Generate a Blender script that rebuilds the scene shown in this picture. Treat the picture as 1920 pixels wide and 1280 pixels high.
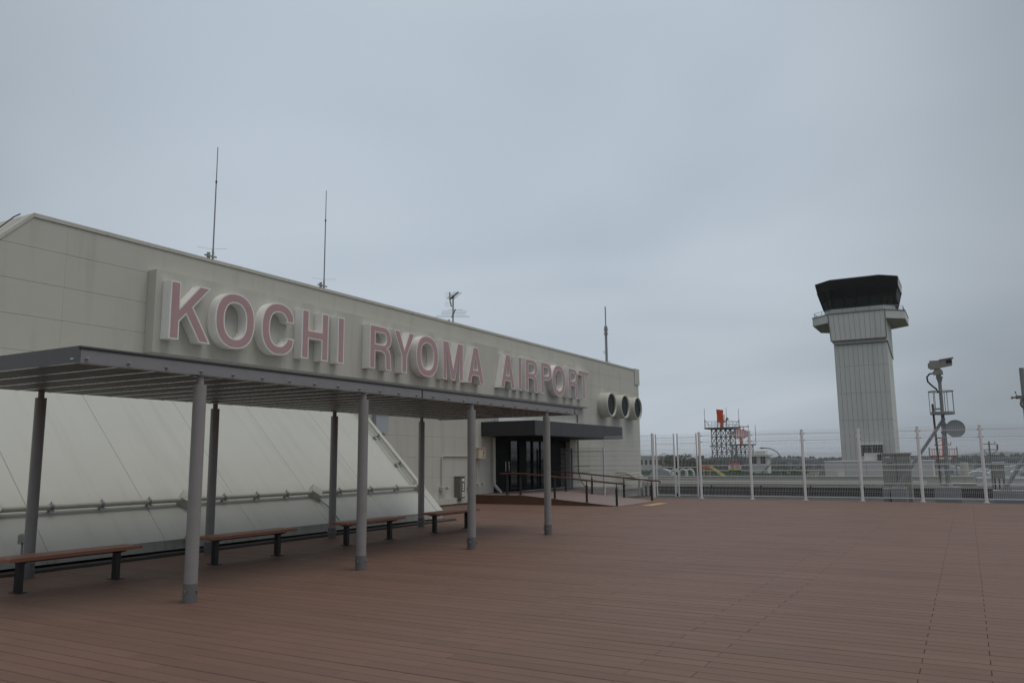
import bpy, math, random
from mathutils import Vector, Matrix
from mathutils.geometry import tessellate_polygon
R = math.radians
random.seed(7)
for o in list(bpy.data.objects): bpy.data.objects.remove(o)
S = bpy.context.scene
COL = S.collection

# ------------------------------------------------------------------ camera
CAM = Vector((0, 0, 1.6))
RGT = Vector((0.8704, 0.4922, -0.0097)).normalized()
FWD = Vector((-0.4857, 0.8617, 0.1473)).normalized()
UPV = RGT.cross(FWD).normalized(); RGT = FWD.cross(UPV).normalized()
cd = bpy.data.cameras.new('camera'); cam = bpy.data.objects.new('camera', cd); COL.objects.link(cam)
cam.matrix_world = Matrix(((RGT.x, UPV.x, -FWD.x, CAM.x), (RGT.y, UPV.y, -FWD.y, CAM.y), (RGT.z, UPV.z, -FWD.z, CAM.z), (0, 0, 0, 1)))
cd.sensor_width = 36; cd.lens = 28; cd.clip_start = 0.1; cd.clip_end = 20000
S.camera = cam

# ------------------------------------------------------------------ sky and light (overcast)
SUN_EL, SUN_AZ = 66, 10          # azimuth measured from +X towards +Y
w = bpy.data.worlds.new('World'); S.world = w; w.use_nodes = True
N, L = w.node_tree.nodes, w.node_tree.links
N.clear()
def wn(t, **k):
    n = N.new(t)
    for a, b in k.items(): setattr(n, a, b)
    return n
out = wn('ShaderNodeOutputWorld')
sky = wn('ShaderNodeTexSky', sky_type='NISHITA', sun_disc=False)
sky.sun_elevation = R(SUN_EL); sky.sun_rotation = R(90 - SUN_AZ); sky.air_density = 1.5; sky.dust_density = 4
bgs = wn('ShaderNodeBackground'); bgs.inputs[1].default_value = 0.06
L.new(sky.outputs[0], bgs.inputs[0])
tc = wn('ShaderNodeTexCoord'); sep = wn('ShaderNodeSeparateXYZ'); L.new(tc.outputs['Generated'], sep.inputs[0])
def m(op, a, b=None, c=None):
    n = wn('ShaderNodeMath', operation=op)
    for i, v in enumerate((a, b, c)):
        if v is None: continue
        if isinstance(v, (int, float)): n.inputs[i].default_value = v
        else: L.new(v, n.inputs[i])
    return n.outputs[0]
zz = m('MAXIMUM', sep.outputs[2], 0.0)
den = m('ADD', zz, 0.22)
cv = wn('ShaderNodeCombineXYZ'); L.new(m('DIVIDE', sep.outputs[0], den), cv.inputs[0]); L.new(m('DIVIDE', sep.outputs[1], den), cv.inputs[1])
no = wn('ShaderNodeTexNoise'); no.inputs['Scale'].default_value = 0.55; no.inputs['Detail'].default_value = 3; no.inputs['Roughness'].default_value = 0.5; no.inputs['Distortion'].default_value = 0.5
mp = wn('ShaderNodeMapping'); mp.inputs['Location'].default_value = (3.2, 1.4, 0); mp.inputs['Rotation'].default_value = (0, 0, R(25)); mp.inputs['Scale'].default_value = (1, 1.25, 1)
L.new(cv.outputs[0], mp.inputs[0]); L.new(mp.outputs[0], no.inputs[0])
cr = wn('ShaderNodeValToRGB'); L.new(no.outputs[0], cr.inputs[0])
cr.color_ramp.elements[0].position = 0.30; cr.color_ramp.elements[0].color = (0.400, 0.464, 0.530, 1)
cr.color_ramp.elements[1].position = 0.68; cr.color_ramp.elements[1].color = (0.565, 0.625, 0.690, 1)
# thinner cloud where the veiled light comes through
dt = wn('ShaderNodeVectorMath', operation='DOT_PRODUCT'); L.new(tc.outputs['Generated'], dt.inputs[0]); dt.inputs[1].default_value = (-0.501, 0.811, 0.303)
mr = wn('ShaderNodeMapRange', interpolation_type='SMOOTHERSTEP'); L.new(dt.outputs['Value'], mr.inputs[0])
mr.inputs[1].default_value = 0.74; mr.inputs[2].default_value = 1.0; mr.inputs[3].default_value = 0.72; mr.inputs[4].default_value = 1.22
grad = m('MULTIPLY', m('MULTIPLY_ADD', zz, 0.22, 0.90), mr.outputs[0])
mixv = wn('ShaderNodeVectorMath', operation='SCALE')
zr = wn('ShaderNodeMapRange'); L.new(sep.outputs[2], zr.inputs[0]); zr.inputs[1].default_value = 0.50; zr.inputs[2].default_value = 1.0
zm = wn('ShaderNodeMix', data_type='RGBA'); L.new(zr.outputs[0], zm.inputs[0]); L.new(cr.outputs[0], zm.inputs[6]); zm.inputs[7].default_value = (0.66, 0.65, 0.62, 1)
L.new(zm.outputs[2], mixv.inputs[0]); L.new(grad, mixv.inputs['Scale'])
bgc = wn('ShaderNodeBackground'); L.new(mixv.outputs[0], bgc.inputs[0]); bgc.inputs[1].default_value = 1.0
ms = wn('ShaderNodeMixShader'); ms.inputs[0].default_value = 0.90
L.new(bgs.outputs[0], ms.inputs[1]); L.new(bgc.outputs[0], ms.inputs[2]); L.new(ms.outputs[0], out.inputs[0])

sd = bpy.data.lights.new('sun', 'SUN'); sd.energy = 0.9; sd.angle = R(35); sd.color = (1, 0.94, 0.86)
sun = bpy.data.objects.new('sun', sd); COL.objects.link(sun)
dv = Vector((math.cos(R(SUN_EL)) * math.cos(R(SUN_AZ)), math.cos(R(SUN_EL)) * math.sin(R(SUN_AZ)), math.sin(R(SUN_EL))))
sun.rotation_euler = dv.to_track_quat('Z', 'Y').to_euler(); sun.location = (0, 0, 40)

S.view_settings.view_transform = 'Standard'; S.view_settings.look = 'None'
S.view_settings.exposure = -0.05; S.view_settings.gamma = 1.0; S.view_settings.use_curve_mapping = False
S.render.engine = 'CYCLES'

# ------------------------------------------------------------------ materials
def mat(name, col, rough=0.6, metal=0.0, var=0.10, scale=2.0, bump=0.0, bscale=60.0, stretch=(1, 1, 1), dirt=None, dirt_amt=0.0,
        dscale=1.0, dstretch=(1, 1, 1), spec=0.5, island=0.0, alpha=None):
    mt = bpy.data.materials.new(name); mt.use_nodes = True
    nt = mt.node_tree; n, l = nt.nodes, nt.links
    b = n['Principled BSDF']; b.inputs['Roughness'].default_value = rough; b.inputs['Metallic'].default_value = metal
    b.inputs['Specular IOR Level'].default_value = spec
    geo = n.new('ShaderNodeNewGeometry')
    def noise(sc, st, det=4):
        mp = n.new('ShaderNodeMapping'); mp.inputs['Scale'].default_value = st; l.new(geo.outputs['Position'], mp.inputs[0])
        t = n.new('ShaderNodeTexNoise'); t.inputs['Scale'].default_value = sc; t.inputs['Detail'].default_value = det; t.inputs['Roughness'].default_value = 0.6
        l.new(mp.outputs[0], t.inputs[0]); return t.outputs[0]
    def math_(op, a, b_, c=None):
        q = n.new('ShaderNodeMath'); q.operation = op
        for i, v in enumerate((a, b_, c)):
            if v is None: continue
            if isinstance(v, (int, float)): q.inputs[i].default_value = v
            else: l.new(v, q.inputs[i])
        return q.outputs[0]
    f = math_('MULTIPLY_ADD', noise(scale, stretch), 2 * var, 1 - var)
    if island:
        oi = n.new('ShaderNodeObjectInfo')
        r = math_('FRACT', math_('ADD', geo.outputs['Random Per Island'], oi.outputs['Random']), 0.0)
        f = math_('MULTIPLY', f, math_('MULTIPLY_ADD', r, 2 * island, 1 - island))
    vm = n.new('ShaderNodeVectorMath'); vm.operation = 'SCALE'; vm.inputs[0].default_value = col; l.new(f, vm.inputs['Scale'])
    c = vm.outputs[0]
    if dirt:
        d = noise(dscale, dstretch, 6)
        rp = n.new('ShaderNodeValToRGB'); rp.color_ramp.elements[0].position = 0.5; rp.color_ramp.elements[1].position = 0.75; l.new(d, rp.inputs[0])
        mx = n.new('ShaderNodeMix'); mx.data_type = 'RGBA'; l.new(math_('MULTIPLY', rp.outputs[0], dirt_amt), mx.inputs[0])
        l.new(c, mx.inputs[6]); mx.inputs[7].default_value = (*dirt, 1); c = mx.outputs[2]
    l.new(c, b.inputs['Base Color'])
    rr = math_('MULTIPLY_ADD', noise(scale * 2.3, stretch), 0.24, rough - 0.12)
    l.new(rr, b.inputs['Roughness'])
    if bump:
        bp = n.new('ShaderNodeBump'); bp.inputs['Strength'].default_value = bump; bp.inputs['Distance'].default_value = 0.02
        l.new(noise(bscale, stretch), bp.inputs['Height']); l.new(bp.outputs[0], b.inputs['Normal'])
    return mt
M = {}
M['wall'] = mat('wall_paint', (0.545, 0.537, 0.482), 0.62, var=0.06, scale=0.8, bump=0.22, bscale=3.5, dirt=(0.30, 0.29, 0.25), dirt_amt=0.32, dscale=1.1, dstretch=(2, 2, 0.25))
M['wall_trim'] = mat('wall_trim_paint', (0.56, 0.55, 0.495), 0.55, var=0.08, scale=1.5, dirt=(0.2, 0.2, 0.17), dirt_amt=0.3, dscale=2, dstretch=(3, 3, 0.4))
M['slope'] = mat('slope_paint', (0.52, 0.532, 0.495), 0.62, var=0.05, scale=0.7, bump=0.05, bscale=4, dirt=(0.33, 0.34, 0.31), dirt_amt=0.28, dscale=1.5, dstretch=(0.22, 2.6, 0.22))
M['skirt'] = mat('skirt_paint', (0.48, 0.48, 0.435), 0.55, var=0.12, scale=1.5, dirt=(0.16, 0.17, 0.15), dirt_amt=0.5, dscale=3, dstretch=(2, 2, 0.4))
M['pipe'] = mat('pipe_paint', (0.50, 0.50, 0.44), 0.5, var=0.10, scale=4, dirt=(0.25, 0.24, 0.19), dirt_amt=0.35, dscale=5)
M['deck'] = mat('deck_board', (0.186, 0.112, 0.086), 0.6, var=0.10, scale=5, stretch=(0.12, 3.0, 1), bump=0.15, bscale=40, island=0.08, dirt=(0.125, 0.077, 0.060), dirt_amt=0.45, dscale=0.55, spec=0.28)
M['dark'] = mat('dark_void', (0.012, 0.011, 0.010), 0.9, spec=0.1)
M['gravel'] = mat('kerb_granite', (0.075, 0.07, 0.062), 0.9, var=0.6, scale=45, bump=0.6, bscale=60)
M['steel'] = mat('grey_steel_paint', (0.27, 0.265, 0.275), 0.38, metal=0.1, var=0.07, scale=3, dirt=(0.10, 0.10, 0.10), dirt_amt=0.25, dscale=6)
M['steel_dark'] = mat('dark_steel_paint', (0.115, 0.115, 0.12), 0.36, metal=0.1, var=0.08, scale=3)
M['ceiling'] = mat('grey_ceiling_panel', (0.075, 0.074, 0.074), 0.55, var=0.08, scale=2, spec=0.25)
M['alu'] = mat('brushed_aluminium', (0.66, 0.66, 0.65), 0.28, metal=0.85, var=0.06, scale=6)
M['pillar'] = mat('pillar_steel', (0.285, 0.276, 0.272), 0.40, metal=0.0, var=0.06, scale=2, stretch=(1, 1, 0.3), dirt=(0.14, 0.13, 0.12), dirt_amt=0.3, dscale=4)
M['sleeve'] = mat('pillar_sleeve', (0.15, 0.146, 0.142), 0.5, metal=0.0, var=0.12, scale=8)
M['bolt'] = mat('zinc_bolt', (0.42, 0.42, 0.42), 0.3, metal=0.9, var=0.1, scale=20)
M['bench'] = mat('bench_wood', (0.36, 0.14, 0.085), 0.45, var=0.16, scale=6, stretch=(3, 0.25, 3), bump=0.1, bscale=60, island=0.08)
M['black'] = mat('black_metal', (0.018, 0.018, 0.019), 0.42, var=0.2, scale=5)
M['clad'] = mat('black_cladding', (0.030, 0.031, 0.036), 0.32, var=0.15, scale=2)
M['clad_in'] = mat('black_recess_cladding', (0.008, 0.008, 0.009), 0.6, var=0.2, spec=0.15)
M['letter'] = mat('letter_white', (0.86, 0.85, 0.83), 0.45, var=0.05, scale=3, dirt=(0.52, 0.50, 0.45), dirt_amt=0.35, dscale=3, dstretch=(3, 3, 0.5))
M['pink'] = mat('letter_pink', (0.49, 0.312, 0.322), 0.45, var=0.08, scale=1.6, dirt=(0.42, 0.27, 0.27), dirt_amt=0.4, dscale=1.5, dstretch=(1, 1, 0.3))
M['white'] = mat('white_paint', (0.84, 0.83, 0.84), 0.45, var=0.06, scale=3)
M['mesh'] = mat('white_wire', (0.75, 0.75, 0.75), 0.45, var=0.05)
M['galv'] = mat('galvanised_steel', (0.27, 0.285, 0.29), 0.5, metal=0.2, var=0.2, scale=6)
M['lattice'] = mat('dark_lattice_steel', (0.13, 0.15, 0.155), 0.55, var=0.2)
M['rust'] = mat('rusty_steel', (0.14, 0.08, 0.055), 0.7, var=0.3, scale=8)
M['tower'] = mat('tower_panel', (0.68, 0.67, 0.64), 0.5, var=0.05, scale=0.6, dirt=(0.36, 0.36, 0.34), dirt_amt=0.35, dscale=0.5, dstretch=(2, 2, 0.2))
M['tower_dark'] = mat('tower_soffit', (0.36, 0.35, 0.32), 0.6, var=0.08)
M['visor'] = mat('cab_dark', (0.012, 0.011, 0.012), 0.35, var=0.2)
M['orange'] = mat('aviation_orange', (0.72, 0.09, 0.02), 0.5, var=0.1)
M['red'] = mat('sign_red', (0.45, 0.03, 0.025), 0.5, var=0.08)
M['yellow'] = mat('safety_yellow', (0.62, 0.50, 0.10), 0.55, var=0.1)
M['tact'] = mat('worn_yellow', (0.50, 0.36, 0.13), 0.7, var=0.2, scale=12)
M['cream'] = mat('cream_paint', (0.58, 0.50, 0.37), 0.5, var=0.06)
M['greybox'] = mat('grey_box_paint', (0.17, 0.17, 0.155), 0.5, var=0.08)
M['cabinet'] = mat('cabinet_paint', (0.30, 0.30, 0.275), 0.5, var=0.06, dirt=(0.15, 0.14, 0.12), dirt_amt=0.4, dscale=3, dstretch=(3, 3, 0.5))
M['conc'] = mat('concrete', (0.27, 0.285, 0.29), 0.85, var=0.16, scale=4, bump=0.2, bscale=30)
M['roofgrey'] = mat('roof_membrane', (0.085, 0.085, 0.085), 0.85, var=0.4, scale=1.2, bump=0.2, bscale=20)
M['ramp'] = mat('ramp_top', (0.25, 0.19, 0.175), 0.6, var=0.06, scale=2)
M['rampside'] = mat('ramp_side', (0.13, 0.062, 0.04), 0.6, var=0.12, scale=6, stretch=(0.3, 1, 3))
M['railwood'] = mat('handrail_brown', (0.11, 0.045, 0.03), 0.4, var=0.12, scale=4)
M['green'] = mat('green_net', (0.03, 0.13, 0.085), 0.75, var=0.25, scale=2)
M['grass'] = mat('airfield_grass', (0.075, 0.095, 0.05), 0.95, var=0.35, scale=0.02)
M['trunk'] = mat('bark', (0.07, 0.055, 0.04), 0.9, var=0.2)
M['leaf'] = mat('foliage', (0.055, 0.085, 0.04), 0.85, var=0.45, scale=0.8, island=0.35)
M['farwood'] = mat('far_foliage', (0.045, 0.065, 0.055), 0.95, var=0.4, scale=0.05, island=0.3)
M['bwhite'] = mat('far_wall_white', (0.62, 0.62, 0.60), 0.7, var=0.08, scale=0.5)
M['bgrey'] = mat('far_wall_grey', (0.16, 0.19, 0.235), 0.7, var=0.12, scale=0.05)
M['win'] = mat('dark_window', (0.03, 0.035, 0.04), 0.15, var=0.1)
M['hill'] = mat('hill', (0.05, 0.07, 0.075), 1.0, var=0.2, scale=0.01)
M['vinyl'] = mat('vinyl_sheet', (0.50, 0.53, 0.55), 0.5, var=0.2, scale=0.02)
def glass(name, tint, rough=0.03):
    mt = bpy.data.materials.new(name); mt.use_nodes = True; n, l = mt.node_tree.nodes, mt.node_tree.links
    b = n['Principled BSDF']; b.inputs['Base Color'].default_value = (*tint, 1); b.inputs['Roughness'].default_value = rough; b.inputs['IOR'].default_value = 1.7
    b.inputs['Coat Weight'].default_value = 0.0
    g = n.new('ShaderNodeNewGeometry'); t = n.new('ShaderNodeTexNoise'); t.inputs['Scale'].default_value = 1.3; l.new(g.outputs['Position'], t.inputs[0])
    bp = n.new('ShaderNodeBump'); bp.inputs['Strength'].default_value = 0.02; l.new(t.outputs[0], bp.inputs['Height']); l.new(bp.outputs[0], b.inputs['Normal'])
    return mt
M['glass'] = glass('door_glass', (0.012, 0.016, 0.018)); M['cabglass'] = glass('cab_glass', (0.022, 0.030, 0.032), 0.05)
def dishmat():
    mt = bpy.data.materials.new('grey_dish'); mt.use_nodes = True
    b = mt.node_tree.nodes['Principled BSDF']; b.inputs['Base Color'].default_value = (0.29, 0.31, 0.32, 1); b.inputs['Roughness'].default_value = 0.5
    return mt
M['dish'] = dishmat()

# ------------------------------------------------------------------ geometry helpers
ORG = {}                                   # world origin of every object
def tag(o, label=None, cat=None, group=None, kind=None):
    if label: o['label'] = label
    if cat: o['category'] = cat
    if group: o['group'] = group
    if kind: o['kind'] = kind
    return o
def empty(name, loc, label, cat, group=None):
    o = bpy.data.objects.new(name, None); COL.objects.link(o); o.location = loc; o.empty_display_size = 0.2
    ORG[o.name] = Vector(loc); return tag(o, label, cat, group)
def basis(d):
    d = Vector(d).normalized(); a = Vector((0, 0, 1)) if abs(d.z) < 0.9 else Vector((1, 0, 0))
    u = d.cross(a).normalized(); return u, d.cross(u).normalized()
class MB:
    def __init__(s): s.v = []; s.f = []; s.sm = []
    def add(s, vs, fs, smooth=False):
        k = len(s.v); s.v += [Vector(p) for p in vs]; s.f += [tuple(i + k for i in f) for f in fs]; s.sm += [smooth] * len(fs); return s
    def box(s, x0, x1, y0, y1, z0, z1):
        return s.add([(x, y, z) for z in (z0, z1) for y in (y0, y1) for x in (x0, x1)], [(0, 2, 3, 1), (4, 5, 7, 6), (0, 1, 5, 4), (2, 6, 7, 3), (0, 4, 6, 2), (1, 3, 7, 5)])
    def bevbox(s, x0, x1, y0, y1, z0, z1, c=0.004):      # chamfered top edges
        v = [(x, y, z0) for x, y in ((x0, y0), (x1, y0), (x1, y1), (x0, y1))] + [(x, y, z1 - c) for x, y in ((x0, y0), (x1, y0), (x1, y1), (x0, y1))]
        v += [(x, y, z1) for x, y in ((x0 + c, y0 + c), (x1 - c, y0 + c), (x1 - c, y1 - c), (x0 + c, y1 - c))]
        f = [(3, 2, 1, 0), (8, 9, 10, 11)]
        for b in (0, 4):
            for i in range(4): j = (i + 1) % 4; f.append((b + i, b + j, b + 4 + j, b + 4 + i))
        return s.add(v, f)
    def tube(s, p0, p1, r, n=10, r2=None, cap=True):
        p0, p1 = Vector(p0), Vector(p1); u, v = basis(p1 - p0); r2 = r if r2 is None else r2; k = []
        for p, q in ((p0, r), (p1, r2)):
            k += [p + u * (q * math.cos(2 * math.pi * i / n)) + v * (q * math.sin(2 * math.pi * i / n)) for i in range(n)]
        b = len(s.v); s.add(k, [(i, i + n, (i + 1) % n + n, (i + 1) % n) for i in range(n)], n > 5)
        if cap: s.add(k[:n], [tuple(reversed(range(n)))]); s.add(k[n:], [tuple(range(n))])
        return s
    def path(s, pts, r, n=8):
        pts = [Vector(p) for p in pts]; rings = []; u0 = None
        for i, p in enumerate(pts):
            d = (pts[min(i + 1, len(pts) - 1)] - pts[max(i - 1, 0)]).normalized()
            u, v = basis(d)
            if u0 is not None: u = (u0 - d * u0.dot(d)).normalized(); v = d.cross(u)
            u0 = u; rings.append([p + u * (r * math.cos(2 * math.pi * k / n)) + v * (r * math.sin(2 * math.pi * k / n)) for k in range(n)])
        vs = [q for g in rings for q in g]; fs = []
        for i in range(len(pts) - 1):
            for k in range(n): fs.append((i * n + k, i * n + (k + 1) % n, (i + 1) * n + (k + 1) % n, (i + 1) * n + k))
        s.add(vs, fs, True); s.add(rings[0], [tuple(reversed(range(n)))]); s.add(rings[-1], [tuple(range(n))]); return s
    def bar(s, p0, p1, a, b=None):             # square bar
        p0, p1 = Vector(p0), Vector(p1); b = a if b is None else b; u, v = basis(p1 - p0); k = []
        for p in (p0, p1): k += [p + u * sx * a / 2 + v * sy * b / 2 for sx, sy in ((-1, -1), (1, -1), (1, 1), (-1, 1))]
        return s.add(k, [(0, 1, 2, 3), (7, 6, 5, 4)] + [(i, i + 4, (i + 1) % 4 + 4, (i + 1) % 4) for i in range(4)])
    def prism(s, poly, axis, a, b):            # polygon of (p,q) extruded along an axis
        def pt(p, t): return (t, p[0], p[1]) if axis == 'x' else ((p[0], t, p[1]) if axis == 'y' else (p[0], p[1], t))
        n = len(poly); return s.add([pt(p, a) for p in poly] + [pt(p, b) for p in poly], [tuple(range(n)), tuple(range(2 * n - 1, n - 1, -1))] + [(i, i + n, (i + 1) % n + n, (i + 1) % n) for i in range(n)])
    def loft(s, rings, caps=True, smooth=False):
        n = len(rings[0]); vs = [p for r in rings for p in r]; fs = []
        for i in range(len(rings) - 1):
            for k in range(n): fs.append((i * n + k, i * n + (k + 1) % n, (i + 1) * n + (k + 1) % n, (i + 1) * n + k))
        s.add(vs, fs, smooth)
        if caps: s.add(rings[0], [tuple(reversed(range(n)))]); s.add(rings[-1], [tuple(range(n))])
        return s
    def build(s, name, mt, parent=None, label=None, cat=None, group=None, kind=None, fix=True):
        lo = Vector((min(p.x for p in s.v), min(p.y for p in s.v), min(p.z for p in s.v))); hi = Vector((max(p.x for p in s.v), max(p.y for p in s.v), max(p.z for p in s.v)))
        c = (lo + hi) / 2; c.z = lo.z
        me = bpy.data.meshes.new(name); me.from_pydata([p - c for p in s.v], [], s.f); me.update()
        if fix:
            import bmesh
            bm = bmesh.new(); bm.from_mesh(me); bmesh.ops.recalc_face_normals(bm, faces=bm.faces); bm.to_mesh(me); bm.free()
        for p, q in zip(me.polygons, s.sm): p.use_smooth = q
        me.materials.append(M[mt] if isinstance(mt, str) else mt)
        o = bpy.data.objects.new(name, me); COL.objects.link(o); ORG[o.name] = c
        if parent is not None: o.parent = parent; o.location = c - ORG[parent.name]
        else: o.location = c
        return tag(o, label, cat, group, kind)
def copy_tree(o, parent=None, delta=None):
    c = o.copy(); COL.objects.link(c)
    if parent is not None: c.parent = parent
    elif delta is not None: c.location = o.location + Vector(delta)
    ORG[c.name] = ORG[o.name] + Vector(delta or (0, 0, 0))
    for ch in [q for q in bpy.data.objects if q.parent == o]: copy_tree(ch, c, delta)
    return c

# ================================================================== THE SETTING
GZ = -10.0
gm = MB().add([(-5000, -1500, GZ), (5000, -1500, GZ), (5000, 6000, GZ), (-5000, 6000, GZ)], [(0, 1, 2, 3)])
gm.build('ground', 'grass', kind='structure', fix=False)
FY = 32.15                                  # the fence line: edge of the deck
deck = MB().box(-16.3, 7, -4, FY + 0.1, -0.22, -0.035).build('deck', 'dark', kind='structure')
lower = MB().box(-34, 26, FY + 0.12, 76, -10.0, -0.45).build('lower_roof', 'roofgrey', kind='structure')

# deck boards: rows along X, 175 mm pitch, two alternating sets of butt joints
PIT, GAP = 0.1745, 0.009
def inview(x, y):
    d = Vector((x, y, 0)) - CAM; z = d.dot(FWD)
    if z < 0.5: return None
    u = 960 + 1493 * d.dot(RGT) / z; v = 640 - 1493 * d.dot(UPV) / z
    return z if -60 < u < 1980 and v < 1320 else None
boards = []
row = 0; y = -3.9
while y < FY - PIT:
    xs0 = -12.22 if y < 18.5 else -16.24
    if 25.85 < y < 29.75: xs1 = 6.95; xs0 = -10.62
    else: xs1 = 6.95
    j0 = 0.03 if row % 2 else -0.44
    js = [j0 + 1.945 * k for k in range(-10, 6)]
    cuts = [xs0] + [j for j in js if xs0 + 0.15 < j < xs1 - 0.15] + [xs1]
    for a, b in zip(cuts, cuts[1:]): boards.append((a + 0.002, b - 0.002, y, y + PIT - GAP))
    y += PIT; row += 1
seen = []
for i, (a, b, c, d) in enumerate(boards):
    zs = [inview(x, c) for x in (a, (a + b) / 2, b)]; zs = [q for q in zs if q]
    if zs: seen.append((min(zs), i))
near = set(i for _, i in sorted(seen)[:298])
rest = MB(); cache = {}
for i, (a, b, c, d) in enumerate(boards):
    dz = random.uniform(-0.0012, 0.0012)
    if i in near:
        key = round(b - a, 3)
        if key not in cache:
            o = MB().bevbox(a, b, c, d, -0.028, 0.0, 0.0035).build('board', 'deck', deck); cache[key] = o; o.location.z += dz
        else:
            o = cache[key].copy(); COL.objects.link(o)
            o.location = Vector(((a + b) / 2, (c + d) / 2, -0.028 + dz)) - ORG['deck']
    else:
        rest.bevbox(a, b, c, d, -0.028 + dz, dz, 0.0035)
rest.build('boards', 'deck', deck, kind='stuff', fix=False)

# ================================================================== TERMINAL BUILDING
WX, ZT = -16.4, 6.75
tb = empty('terminal_building', (WX, 26, 0), 'beige terminal building wall with dark entrance behind the grey shelter', 'building')
def ychamf(z): return 9.0 - (ZT - z) if z > 4.05 else 2.0
prof = [(2, -10), (44.1, -10), (44.1, ZT - 0.03), (9.03, ZT - 0.03), (6.33, 4.02), (2, 4.02)]
MB().prism(prof, 'x', -32, -18.2).build('core', 'wall', tb)
b = MB(); e = -16.412
b.prism([(2, -10), (27.5, -10), (27.5, 6.7), (9.03, 6.7), (6.33, 4.0), (2, 4.0)], 'x', -18.19, e)
b.prism([(34.6, -10), (44.08, -10), (44.08, 6.7), (34.6, 6.7)], 'x', -18.19, e)
b.prism([(27.51, 2.6), (34.59, 2.6), (34.59, 6.7), (27.51, 6.7)], 'x', -18.19, e)
b.prism([(27.51, -10), (34.59, -10), (34.59, 0.3), (27.51, 0.3)], 'x', -18.19, e)
b.build('backing_wall', 'wall', tb)
joints = [-0.3, 0.30, 1.015, 1.73, 2.445, 3.16, 3.88, 4.595, 5.31, 6.027, 6.66]
ycols = [2.0, 5.9, 9.75, 13.6, 17.45, 21.3, 25.15, 29.0, 32.85, 36.7, 40.55, 44.1]
g = 0.0026; gv = 0.0004
for za, zb in zip(joints, joints[1:]):
    for ya, yb in zip(ycols, ycols[1:]):
        segs = [(ya, yb)]
        if za < 2.4 and zb < 2.5:                       # entrance opening
            segs = []
            if ya < 27.5: segs.append((ya, min(yb, 27.5)))
            if yb > 34.6: segs.append((max(ya, 34.6), yb))
        for a, c in segs:
            la, lb = max(a, ychamf(za)), max(a, ychamf(zb))
            if la >= c - 0.05 and lb >= c - 0.05: continue
            la, lb = min(la, c - 0.02), min(lb, c - 0.02)
            vs = [(la + gv, za + g), (c - gv, za + g), (c - gv, zb - g), (lb + gv, zb - g)]
            t = 0.008
            o = MB(); x1 = WX
            h2 = .0015; ins = [(vs[0][0] + h2, vs[0][1] + t), (vs[1][0] - h2, vs[1][1] + t), (vs[2][0] - h2, vs[2][1] - t), (vs[3][0] + h2, vs[3][1] - t)]
            o.add([(-16.411, p, q) for p, q in vs] + [(x1 - 0.004, p, q) for p, q in vs] + [(x1, p, q) for p, q in ins],
                  [(3, 2, 1, 0), (8, 9, 10, 11)] + [(k + i, k + (i + 1) % 4, k + 4 + (i + 1) % 4, k + 4 + i) for k in (0, 4) for i in range(4)])
            o.build('wall_panel', 'wall', tb)
# roof edge trim: pale metal coping, sloping down at the cut corner
b = MB(); b.box(-17.0, WX + 0.025, 9.0, 44.13, 6.665, ZT)
b.build('coping', 'wall_trim', tb)
b = MB(); b.prism([(9.0, ZT), (9.0, ZT - 0.09), (6.3, 3.96), (6.3, 4.05)], 'x', -19.0, WX + 0.02); b.build('corner_coping', 'wall_trim', tb)
MB().box(-16.6, WX + 0.05, 43.45, 44.17, 5.86, 6.78).build('corner_cover', 'slope', tb)
b = MB(); b.box(-16.39, -16.27, 18.3, 27.1, 0.06, 0.27); b.build('plinth', 'wall_trim', tb)
MB().box(-16.39, -16.27, 35.5, 44.1, -0.02, 0.25).build('plinth', 'wall_trim', tb)
# vents: three fat round ducts
for yc in (38.62, 40.5, 42.42):
    n = 40; r = 0.64; zc = 4.40; rg = []
    for x, q in ((-16.4, r), (-15.86, r), (-15.83, r - 0.02), (-15.83, r - 0.07), (-15.87, r - 0.09), (-16.38, r - 0.09)):
        rg.append([(x, yc + q * math.cos(2 * math.pi * k / n), zc + q * math.sin(2 * math.pi * k / n)) for k in range(n)])
    d = MB().loft(rg, caps=False, smooth=True).build('vent_duct', 'wall_trim', tb)
    b = MB(); q = r - 0.095
    b.add([(-15.93, yc + q * math.cos(2 * math.pi * k / n), zc + q * math.sin(2 * math.pi * k / n)) for k in range(n)], [tuple(range(n))])
    for k in range(-9, 10):
        h = math.sqrt(max(0, q * q - (k * 0.06) ** 2)); b.box(-15.92, -15.90, yc - h, yc + h, zc + k * 0.06 - 0.008, zc + k * 0.06 + 0.008)
    b.build('vent_grille', 'black', d)
# black entrance: cladding, glazed doors, projecting flat canopy
EX = -16.62
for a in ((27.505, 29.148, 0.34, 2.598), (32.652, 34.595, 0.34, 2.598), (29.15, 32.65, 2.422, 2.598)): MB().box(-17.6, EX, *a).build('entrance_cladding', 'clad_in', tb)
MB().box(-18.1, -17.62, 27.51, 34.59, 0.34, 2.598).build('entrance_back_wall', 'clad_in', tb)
MB().box(-18.1, -16.45, 27.52, 34.58, 0.302, 0.335).build('threshold', 'alu', tb)
for ya, yb in ((29.152, 29.25), (29.95, 30.52), (30.522, 30.62), (31.15, 31.25), (31.952, 31.978), (32.55, 32.648)): door = MB().box(EX - 0.06, EX + 0.03, ya, yb, 0.336, 2.42).build('door_frame', 'clad_in', tb)
for ya, yb in ((29.25, 29.95), (30.62, 31.15), (31.25, 31.95), (31.98, 32.55)):
    o = MB().box(EX - 0.035, EX - 0.02, ya + 0.002, yb - 0.002, 0.4, 2.40).build('pane', 'glass', door)
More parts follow.
